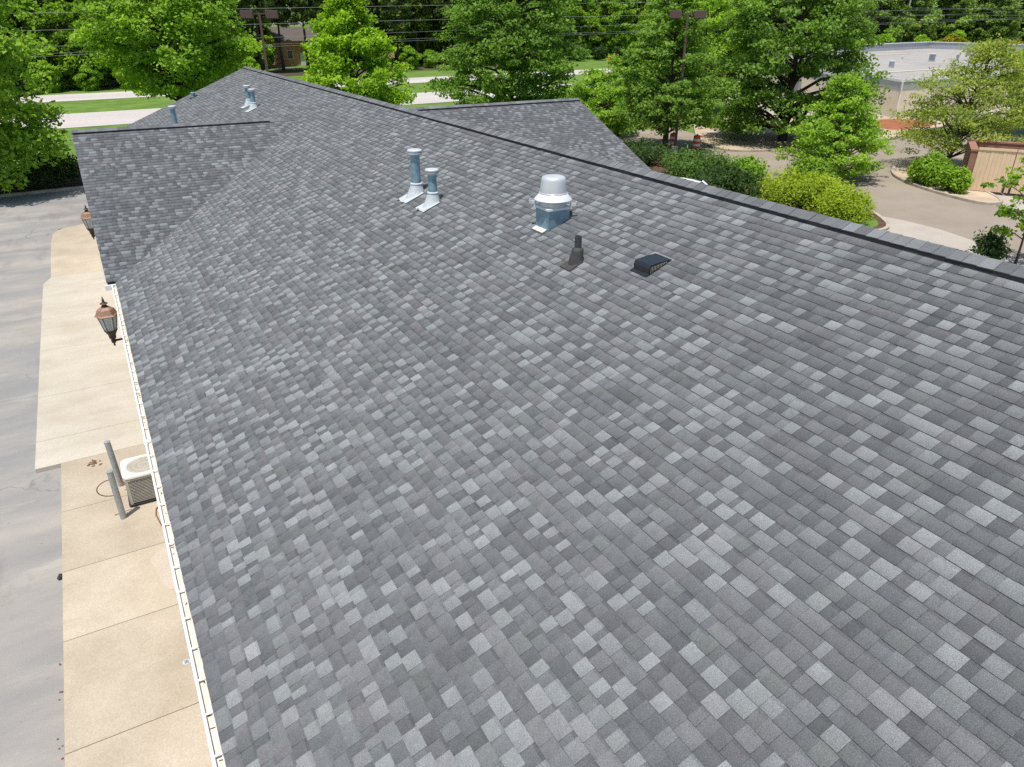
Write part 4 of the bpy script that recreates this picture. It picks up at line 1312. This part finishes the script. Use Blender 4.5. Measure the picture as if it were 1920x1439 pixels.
# ------------------------------------------------------------------ cars
def car(x, y, rz, paint, label):
    t = thing("parked_car" if paint == 'car_white' else "passing_car", (x, y, 0), label, "car", None, rz)
    L, Wd = 4.5, 1.8
    prof = [(-2.22, .35, .72, .86), (-2.10, .28, .92, .92), (-1.2, .24, .98, .94), (0, .22, .97, .95), (1.0, .22, .94, .95), (1.7, .26, .84, .93), (2.15, .32, .72, .84), (2.25, .40, .62, .74)]
    vs, fs = [], []
    for px, z0, z1, w in prof:
        hw = Wd / 2 * w
        vs += [(px, -hw * .92, z0), (px, -hw, (z0 + z1) / 2), (px, -hw * .93, z1), (px, hw * .93, z1), (px, hw, (z0 + z1) / 2), (px, hw * .92, z0)]
    n = len(prof)
    for i in range(n - 1):
        for k in range(6):
            k2 = (k + 1) % 6
            fs.append((i * 6 + k, (i + 1) * 6 + k, (i + 1) * 6 + k2, i * 6 + k2))
    fs += [tuple(range(6)), tuple(range(6 * n - 1, 6 * n - 7, -1))]
    MB().add(vs, fs).build("body", paint, t, True)
    cab = [(-1.95, .95), (-1.35, 1.40), (-.5, 1.47), (.25, 1.43), (1.05, .92)]
    vs = []
    for px, z in cab:
        hw = .82 if z < 1 else .66
        vs += [(px, -hw, z), (px, hw, z)]
    m = len(cab)
    MB().add(vs, [(2 * i, 2 * i + 1, 2 * i + 3, 2 * i + 2) for i in range(m - 1)] + [tuple(range(0, 2 * m, 2)), tuple(range(2 * m - 1, 0, -2))]).build("window", 'glass', t)
    rf_ = [(-1.42, 1.395), (-.9, 1.465), (-.45, 1.492), (.0, 1.475), (.30, 1.43)]
    vs = []
    for px, z in rf_:
        for yy, dz in ((-.68, -.03), (-.5, .008), (0, .02), (.5, .008), (.68, -.03)):
            vs.append((px, yy, z + dz))
    MB().add(vs, [(i * 5 + k, (i + 1) * 5 + k, (i + 1) * 5 + k + 1, i * 5 + k + 1) for i in range(4) for k in range(4)]).build("roof_panel", paint, t, True)
    pm = MB()
    for s in (-1, 1):
        pm.tube([(1.05, s * .80, .93), (.28, s * .67, 1.43)], .04, 6)
        pm.tube([(-1.95, s * .80, .95), (-1.38, s * .67, 1.40)], .07, 6)
        pm.tube([(-.35, s * .835, .95), (-.40, s * .68, 1.46)], .035, 6)
    pm.build("pillar", paint, t)
    for px in (-1.35, 1.4):
        for s in (-1, 1):
            w = MB()
            pts = [(px, s * .74, .32), (px, s * .92, .32)]
            w.tube(pts, .32, 20)
            wo = w.build("wheel", 'tyre', t)
            MB().tube([(px, s * .90, .32), (px, s * .925, .32)], .2, 16).build("rim", 'rim', wo)
    for s in (-1, 1):
        MB().box((2.16, s * .58, .62), (.12, .34, .12)).build("headlight", 'reflect_white', t)
        MB().box((-2.19, s * .62, .76), (.08, .3, .14)).build("tail_light", 'orange', t)
    return t
car(25.4, 28.6, R(118), 'car_white', "white parked car whose roof just shows over the ridge")
car(66.5, 86.4, R(6), 'car_blue', "dark blue car on the near lanes behind the slim oak")

# ------------------------------------------------------------------ flat-roofed building
sheet("loading_apron", [(62, 46), (68.4, 41.5), (110, 42), (110, 47.5), (69, 46.5), (73.5, 54), (71.5, 57), (80, 71), (72, 76), (58, 54)], -0.005, 'apron')
FB = [(69.0, 46.7), (100, 47.6), (146, 50.5), (145.5, 94.5), (120, 90.5), (88, 85.5), (71.2, 56.5), (73.0, 53.6)]
ZB = 3.44
t = thing("flat_roof_building", (0, 0, 0), "tan flat-roofed building with grey fascia beyond the drive", "building")
def inset(p, d):
    cx = sum(a for a, b in p) / len(p); cy = sum(b for a, b in p) / len(p)
    return [(cx + (a - cx) * (1 - d), cy + (b - cy) * (1 - d)) for a, b in p]
MB().prism(inset(FB, .0008), 0, ZB - .95).build("wall", 'tan_wall', t)
MB().prism(FB, ZB - .95, ZB - .16).build("fascia", 'grey_fascia', t)
rfo = MB().prism(inset(FB, .004), ZB - .16, ZB - .10).build("roof", 'flat_roof', t)
def strip(mb, a, b, w, z0, z1):
    L = math.hypot(b[0] - a[0], b[1] - a[1])
    mb.box(((a[0] + b[0]) / 2, (a[1] + b[1]) / 2, (z0 + z1) / 2), (L + w, w, z1 - z0), math.atan2(b[1] - a[1], b[0] - a[0]))
ev = MB()
for i in (0, 1, 5, 6, 7):
    strip(ev, FB[i], FB[(i + 1) % 8], .10, ZB - .20, ZB + .03)
ev.build("eave_gutter", 'white_trim', t)
pa = MB()
for i in (2, 3, 4):
    strip(pa, FB[i], FB[(i + 1) % 8], .3, ZB - .12, ZB + 1.0)
pa.build("parapet", 'grey_fascia', t)
pc = MB()
for i in (2, 3, 4):
    strip(pc, FB[i], FB[(i + 1) % 8], .5, ZB + 1.0, ZB + 1.12)
pc.build("parapet_cap", 'white_trim', t)
def beside(a, b, f, off):
    dx, dy = b[0] - a[0], b[1] - a[1]
    L = math.hypot(dx, dy)
    return (a[0] + dx * f + dy / L * off, a[1] + dy * f - dx / L * off), math.atan2(dy, dx)
A, B = FB[0], FB[7]
p, an = beside(B, A, .48, -.35)
dr_ = MB().box((p[0], p[1], 1.2), (2.1, .12, 2.4), an).build("roller_door", 'grey_door', t)
for i in range(9):
    MB().box((p[0] + .0, p[1], .22 + i * .25), (2.0, .16, .2), an).build("door_slat", 'grey_door', dr_)
p, an = beside(FB[6], FB[5], .28, -.1)
MB().box((p[0], p[1], 1.1), (1.6, .3, 2.2), an).build("side_door", 'grey_door', t)
MB().tube([(68.9, 46.5, ZB - .1), (69.05, 46.55, 2.2), (69.1, 46.6, 0)], .09, 8).build("downspout", 'white_trim', t)
for (x, y, w, h, nm, mt) in ((103, 66, 1.0, 1.3, "roof_duct", 'grey_fascia'), (108, 65.5, .5, 1.1, "roof_pipe", 'grey_fascia'), (128, 76, .8, 1.3, "roof_duct", 'grey_fascia'), (86, 60, .8, 1.0, "roof_duct", 'galv_light'), (122, 61, .8, 1.2, "roof_pipe", 'grey_fascia'), (98, 67, .3, .9, "roof_pipe", 'white_trim'), (140, 70, .9, 1.2, "roof_duct", 'grey_fascia')):
    w, h = w * .55, h * .7
    d = MB().box((x, y, ZB - .1 + h / 2), (w, w, h)).build(nm, mt, t)
    MB().box((x, y, ZB - .1 + h + .08), (w * 1.6, w * 1.6, .14)).build("duct_cap", 'white_trim', d)
for (x, y, l, rz) in ((84, 55, 12, .05), (92, 72, 14, .05), (112, 81, 18, .1), (114, 56, 14, .05)):
    MB().box((x, y, ZB - .06), (l, .7, .10), rz).build("roof_curb", 'roof_curb', t)
MB().box((128, 57, ZB + .2), (8, 4, .6), .05).build("roof_hatch", 'white_trim', t)

# ------------------------------------------------------------------ dumpster enclosure
gx = (43.45 - 42.46, 21.79 - 23.28)
gl = math.hypot(*gx); gd = (gx[0] / gl, gx[1] / gl); gn = (-gd[1], gd[0])      # gn points away from the drive
gan = math.atan2(gd[1], gd[0])
t = thing("dumpster_enclosure", (42.46, 23.28, 0), "brick dumpster enclosure closed by tall tan board gates", "enclosure", None, gan)
# local x along the gate, local y away from camera
def gate_leaf(x0, w):
    lf = MB().bbox(x0 + .03, x0 + w - .03, .05, .09, .16, 2.36).build("gate", 'wood_gate', t)
    nb = int(w / .19)
    bw = w / nb
    for i in range(nb):
        MB().bbox(x0 + i * bw + .005, x0 + (i + 1) * bw - .005, .015 + .006 * ((i * 7) % 3), .05, .14, 2.30).build("board", 'wood_gate', lf)
    MB().bbox(x0, x0 + w, -.02, .045, 2.31, 2.44).build("top_rail", 'wood_gate', lf)
    xb = x0 + w - .12 if x0 < 1 else x0 + .14
    MB().tube([(xb, -.03, .12), (xb, -.03, .75)], .022, 6).build("drop_bolt", 'bronze', lf)
    MB().bbox(xb - .05, xb + .05, -.05, .02, .16, .42).build("bolt_housing", 'bronze', lf)
gate_leaf(0.02, 1.78)
gate_leaf(1.84, 1.78)
for nm, b in (("side_wall", (-.30, 0.0, 0.15, 3.9, 0, 2.2)), ("side_wall", (3.66, 3.96, 0.15, 3.9, 0, 2.2)), ("back_wall", (-.30, 3.96, 3.9, 4.15, 0, 2.2))):
    wv = MB().bbox(*b).build(nm, 'brick', t)
    MB().bbox(b[0] - .04, b[1] + .04, b[2] - .04, b[3] + .04, 2.2, 2.29).build("coping", 'brick', wv)

# ------------------------------------------------------------------ across the highway
# brick house among the pines
t = thing("brick_house", (41.5, 166, 0), "orange brick house glimpsed between pine trunks", "house", None, R(8))
MB().bbox(-4.2, 4.2, -4.5, 4.5, 0, 4.6).build("wall", 'house_brick', t)
MB().add([(-4.8, -5.2, 4.5), (4.8, -5.2, 4.5), (4.8, 5.2, 4.5), (-4.8, 5.2, 4.5), (-4.8, 0, 7.0), (4.8, 0, 7.0)], [(0, 1, 5, 4), (2, 3, 4, 5), (0, 4, 3), (1, 2, 5), (0, 3, 2, 1)]).build("roof", 'house_roof', t)
for x in (-2.6, 2.8):
    w = MB().bbox(x - .6, x + .6, -4.56, -4.5, 1.2, 2.8).build("window", 'white_trim', t)
    MB().bbox(x - .5, x + .5, -4.59, -4.565, 1.3, 2.7).build("pane", 'glass', w)
MB().bbox(-.5, .6, -4.57, -4.5, 0, 2.3).build("door", 'white_trim', t)
sheet("house_lawn", [(20, 146), (60, 149), (60, 164), (20, 162)], 0.0, 'grass')
sheet("house_path", [(20, 150), (60, 152.5), (60, 155), (20, 152.5)], 0.008, 'apron')

# street sign and utility markers on the verge
t = thing("road_sign", (52.3, 140.6, 0), "small tan sign board on posts before the pines", "sign")
MB().bbox(-.06, .06, -.06, .06, 0, 3.0).build("post", 'wood_pole', t)
MB().bbox(-1.6, 1.6, -.1, -.02, 1.9, 3.1).build("board", 'sign_brown', t)
def marker(x, y, h, mat, label, r=.16):
    t = thing("marker_post", (x, y, 0), label, "marker post")
    MB().lathe([(r, 0), (r, h * .92), (r * .8, h)], 10).build("post", mat, t, True)
    MB().lathe([(r * 1.15, h * .60), (r * 1.15, h * .78)], 10).build("band", 'reflect_white', t, True)
marker(102.4, 139.0, 1.7, 'orange', "orange marker post on the far verge")
marker(104.6, 140.0, 1.7, 'sign_brown', "tan marker post on the far verge")
marker(106.5, 136.6, 3.0, 'wood_pole', "grey slim post on the far verge", .10)
for i, x in enumerate((99.6, 106.0, 111.5)):
    shrub("clipped_evergreen", (x, 146 + i, 0), 60 + i, 1.9, 1.6, 3.1, 2600, 'leaf_dark', ["leftmost of three dark clipped evergreens on the far verge", "middle of three dark clipped evergreens on the far verge", "rightmost of three dark clipped evergreens on the far verge"][i], 0.3, 0.6, 0.5, 0, 10, "dark evergreens on the far verge")

# overhead lines along the highway
for i, (za, zb_) in enumerate(((8.75, 10.3), (7.55, 8.9), (6.35, 7.9), (5.85, 7.15), (5.65, 6.95))):
    pts = []
    for k in range(41):
        x = -70 + k * 7.0
        f = (x + 6) / 72
        pts.append((x, 73.5 + .09 * x + i * .35, za + (zb_ - za) * f + 0.25 * math.cos((x - 20) / 40)))
    tag(MB().tube(pts, .013 if i in (0, 1) else .010, 5).build("power_line", 'wire', None), ["topmost overhead wire above the highway", "second overhead wire from the top", "middle overhead wire of the five", "upper wire of the lowest close pair", "lowest overhead wire of the five"][i], "power line", "overhead wires")
t = thing("utility_pole", (150, 104, 0), "leaning grey timber utility pole behind the flat roof", "utility pole")
MB().tube([(0, 0, 0), (1.2, .2, 16)], [.24, .15], 10).build("pole", 'wood_pole', t, True)
MB().box((1.1, .2, 14.8), (2.4, .12, .14), .5).build("cross_arm", 'wood_pole', t)
for i, z in enumerate((12.2, 10.4, 9.2, 8.4)):
    pts = [(150 + 1.0 + k * 7, 104.1 - k * .6, z - .04 * k + .012 * k * k * .3) for k in range(-3, 16)]
    tag(MB().tube(pts, .012, 5).build("power_line", 'wire', None), ["highest wire on the leaning utility pole", "second wire on the leaning utility pole", "third wire on the leaning utility pole", "lowest wire on the leaning utility pole"][i], "power line", "utility pole wires")

# ---- tree kinds shared by the copies across the road
def proto(kind, seed):
    g = np.random.default_rng(seed)
    if kind == 'pine':
        br, C, T = crown_points(g, 19, 3.6, 7.0, PROF['pine'], 46, 70, 0.85, 0.45, (g.normal(0, .6), 0), 0.05, 3)
        V, T = leaf_quads(g, C, 0.62, 0.26, 0.4, np.array([0, 0, 10.]), T)
        mat, tr, bark, H = 'leaf_pine', .24, 'pine_bark', 19
    elif kind == 'broad':
        br, C, T = crown_points(g, 14, 5.2, 1.6, PROF['oval'], 52, 110, 1.1, 0.55, (0, 0), 0, 3)
        V, T = leaf_quads(g, C, 0.46, 0.62, 0.5, np.array([0, 0, 5.]), T)
        mat, tr, bark, H = 'leaf_far', .28, 'bark', 14
    elif kind == 'fresh':
        br, C, T = crown_points(g, 11, 4.6, 0.8, PROF['round'], 44, 110, 1.0, 0.55, (0, 0), 0, 3)
        V, T = leaf_quads(g, C, 0.42, 0.62, 0.5, np.array([0, 0, 4.]), T)
        mat, tr, bark, H = 'leaf_mid', .22, 'bark', 11
    else:
        br, C, T = crown_points(g, 6, 3.2, 0.2, PROF['round'], 26, 110, 0.95, 0.6, (0, 0), 0, 3)
        V, T = leaf_quads(g, C, 0.40, 0.62, 0.5, np.array([0, 0, 2.]), T)
        mat, tr, bark, H = ('leaf_gold' if kind == 'gold' else 'leaf_bright'), .14, 'bark', 6
    tm = trunk_mb(g, H, tr, br)
    m = bpy.data.meshes.new("trunk")
    m.from_pydata([tuple(p) for p in tm.v], [], tm.f)
    m.shade_smooth()
    m.materials.append(M[bark])
    return m, leaf_mesh("crown", V, T, M[mat]), (V, T, mat)
PR = {k: [proto(k, 100 + 7 * i + 13 * j) for i in range(n)] for j, (k, n) in enumerate((('pine', 3), ('broad', 3), ('fresh', 2), ('bush', 1), ('gold', 1)))}
rt = random.Random(77)
LAB = {'pine': ("pine_tree", "tall dark pine with bare trunk in the woods across the highway", "pines across the highway"),
       'broad': ("woodland_tree", "dark green broadleaf tree in the woods across the highway", "broadleaf trees across the highway"),
       'fresh': ("woodland_tree", "mid green bushy tree at the wood's edge across the highway", "bushy trees across the highway"),
       'bush': ("woodland_bush", "low light green bush at the wood's edge", "bushes at the wood's edge"),
       'gold': ("magnolia", "golden-leaved magnolia behind the flat-roofed building", "magnolias behind the flat roof")}
def plant(kind, x, y, s=1.0, label=None, group=None):
    nm, lb, gp_ = LAB[kind]
    tm, cm_, _ = rt.choice(PR[kind])
    t = thing(nm, (x, y, -.02), label or lb, "tree" if kind in ('pine', 'broad', 'fresh') else "bush", group or gp_, rt.uniform(0, 6.28))
    k = s * rt.uniform(.9, 1.12)
    t.scale = (k, k, k * rt.uniform(.94, 1.08))
    for n_, me_ in (("trunk", tm), ("crown", cm_)):
        o = bpy.data.objects.new(n_, me_)
        COL.objects.link(o)
        o.parent = t
    return t
def row(kind, spots, phrase, group):
    """plant a row and number it along the row, from the photo's left"""
    ORD = ["first", "second", "third", "fourth", "fifth", "sixth", "seventh", "eighth", "ninth", "tenth", "eleventh", "twelfth", "thirteenth", "fourteenth", "fifteenth", "sixteenth"]
    cr = math.cos(R(29.41)); sr = math.sin(R(29.41))
    spots = sorted(spots, key=lambda p: (p[0] * cr - p[1] * sr) / (p[0] * sr + p[1] * cr))
    for i, (x, y, sc_) in enumerate(spots):
        plant(kind, x, y, sc_, phrase + ", " + ORD[i] + " from the left", group)
row('pine', [(24, 137, 1), (29.5, 141, 1), (34.6, 147, 1.05), (38.6, 145, 1.05), (46, 142, 1), (51, 148, 1), (56, 144, 1.05), (62, 149, 1), (68, 146, 1), (75, 149, 1.05)], "tall dark bare-trunked pine across the highway", "pines across the highway")
row('fresh', [(-25, 121, 1), (-18, 123, 1), (-11, 122, 1.05), (-5, 124.5, 1), (1, 122, 1), (6, 125.5, 1.05), (11.5, 124, .95), (17, 127, 1)], "mid green tree on the overgrown bank across the highway", "bank trees across the highway")
row('bush', [(-14, 117, .55), (-8, 117.5, .5), (-3, 118, .55), (2, 118.5, .5), (7, 119, .6), (12, 119.5, .5), (18, 121, .6), (24, 124, .55)], "low green bush along the far lanes' edge", "bushes along the far lanes")
row('bush', [(56, 138, .55), (61, 140, .5), (67, 140, .6), (73, 142, .5)], "low dark bush under the pines, beside the small sign", "bushes under the pines")
row('fresh', [(83, 150, 1.1), (90, 146, 1.05), (97, 153, 1.2), (105, 156, 1.2), (114, 154, 1.2), (123, 149, 1.1), (132, 151, 1.15)], "green tree behind the dark clipped evergreens", "trees behind the evergreens")
row('fresh', [(78, 93, .95), (88, 99, 1.05), (99, 101, 1.0), (110, 106, 1.1), (122, 103, .9)], "green tree along the flat-roofed building's left back edge", "trees at the flat roof's left back edge")
row('broad', [(146, 107, 1.15), (158, 110, 1.2), (170, 118, 1.35), (186, 118, 1.35), (200, 118, 1.35), (212, 118, 1.3), (206, 100, 1.1), (214, 88, 1.0), (190, 108, 1.0)], "tall green tree behind the flat-roofed building", "trees behind the flat roof")
row('bush', [(140, 101, .9), (150, 99, .8), (164, 101, .9), (170, 104, .9)], "low light green bush behind the flat-roofed building", "bushes behind the flat roof")
for x, y, s_, lb in ((157, 97, .85, "golden-leaved magnolia behind the flat roof, the largest of three"), (176, 95, .72, "golden-leaved magnolia behind the flat roof, on the lawn"), (187, 92, .8, "golden-leaved magnolia behind the flat roof, nearest the photo's right edge")):
    plant('gold', x, y, s_, lb)

# the wood behind them reads as one mass
def woods(name, spots, label):
    byk = {}
    for kind, x, y, s in spots:
        V, T, mat = rt.choice(PR[kind])[2]
        k = np.arange(len(V)) % 2 == 0
        V, T = V[k], T[k]
        a = rt.uniform(0, 6.28)
        Rz = np.array([[math.cos(a), -math.sin(a), 0], [math.sin(a), math.cos(a), 0], [0, 0, 1]])
        c = V.mean(1, keepdims=True)
        Vv = ((V - c) * 1.45 + c) @ Rz.T * s + np.array([x, y, 0])
        byk.setdefault(mat, []).append((Vv, np.clip(T - rt.uniform(0, .2), 0, 1)))
    mats = list(byk)
    Vall = np.concatenate([v for m_ in mats for v, _ in byk[m_]])
    Tall = np.concatenate([t_ for m_ in mats for _, t_ in byk[m_]])
    me = leaf_mesh(name, Vall, Tall, M[mats[0]])
    for m_ in mats[1:]:
        me.materials.append(M[m_])
    idx = np.concatenate([np.full(sum(len(v) for v, _ in byk[m_]), i) for i, m_ in enumerate(mats)]).astype(np.int32)
    me.polygons.foreach_set("material_index", idx)
    o = bpy.data.objects.new(name, me)
    COL.objects.link(o)
    tag(o, label, "woods", None, "stuff")
sp = [('pine', x, y, 1.1) for x, y in ((33, 158), (48, 158), (58, 160), (68, 162), (26, 152), (19, 144), (13, 146), (80, 158), (70, 156), (62, 158), (54, 154), (29, 162))]
sp += [('broad', x, y, 1.2) for x, y in ((-8, 134), (2, 136), (10, 140), (-20, 132), (-30, 130), (18, 148), (88, 166), (104, 172), (122, 168), (140, 166), (160, 160), (150, 150), (144, 138), (160, 140), (178, 140))]
for i in range(60):
    x = 14 + i * 1.35 + rt.uniform(-1, 1)
    if not (34 < x < 44):
        sp.append(('bush' if i % 3 else 'fresh', x, 152 + .1 * (x - 14) + rt.uniform(-2, 9), rt.uniform(.8, 1.1)))
for i in range(46):
    x = -70 + i * 5.4 + rt.uniform(-2, 2)
    for d in (0, 1):
        y = 168 + .10 * x + d * 12 + rt.uniform(-4, 4)
        if 20 < x < 56 and d == 0:
            continue
        sp.append(('pine' if -20 < x < 85 else 'broad', x, y, rt.uniform(1.1, 1.5)))
for i in range(34):
    a = R(28 + i * 1.5)
    for d in (0, 1):
        r_ = 232 + d * 22 + rt.uniform(-8, 8)
        sp.append(('broad', r_ * math.sin(a) + 20, r_ * math.cos(a), rt.uniform(1.3, 1.8)))
woods("woods", sp, "deep green wood filling the horizon behind the highway")
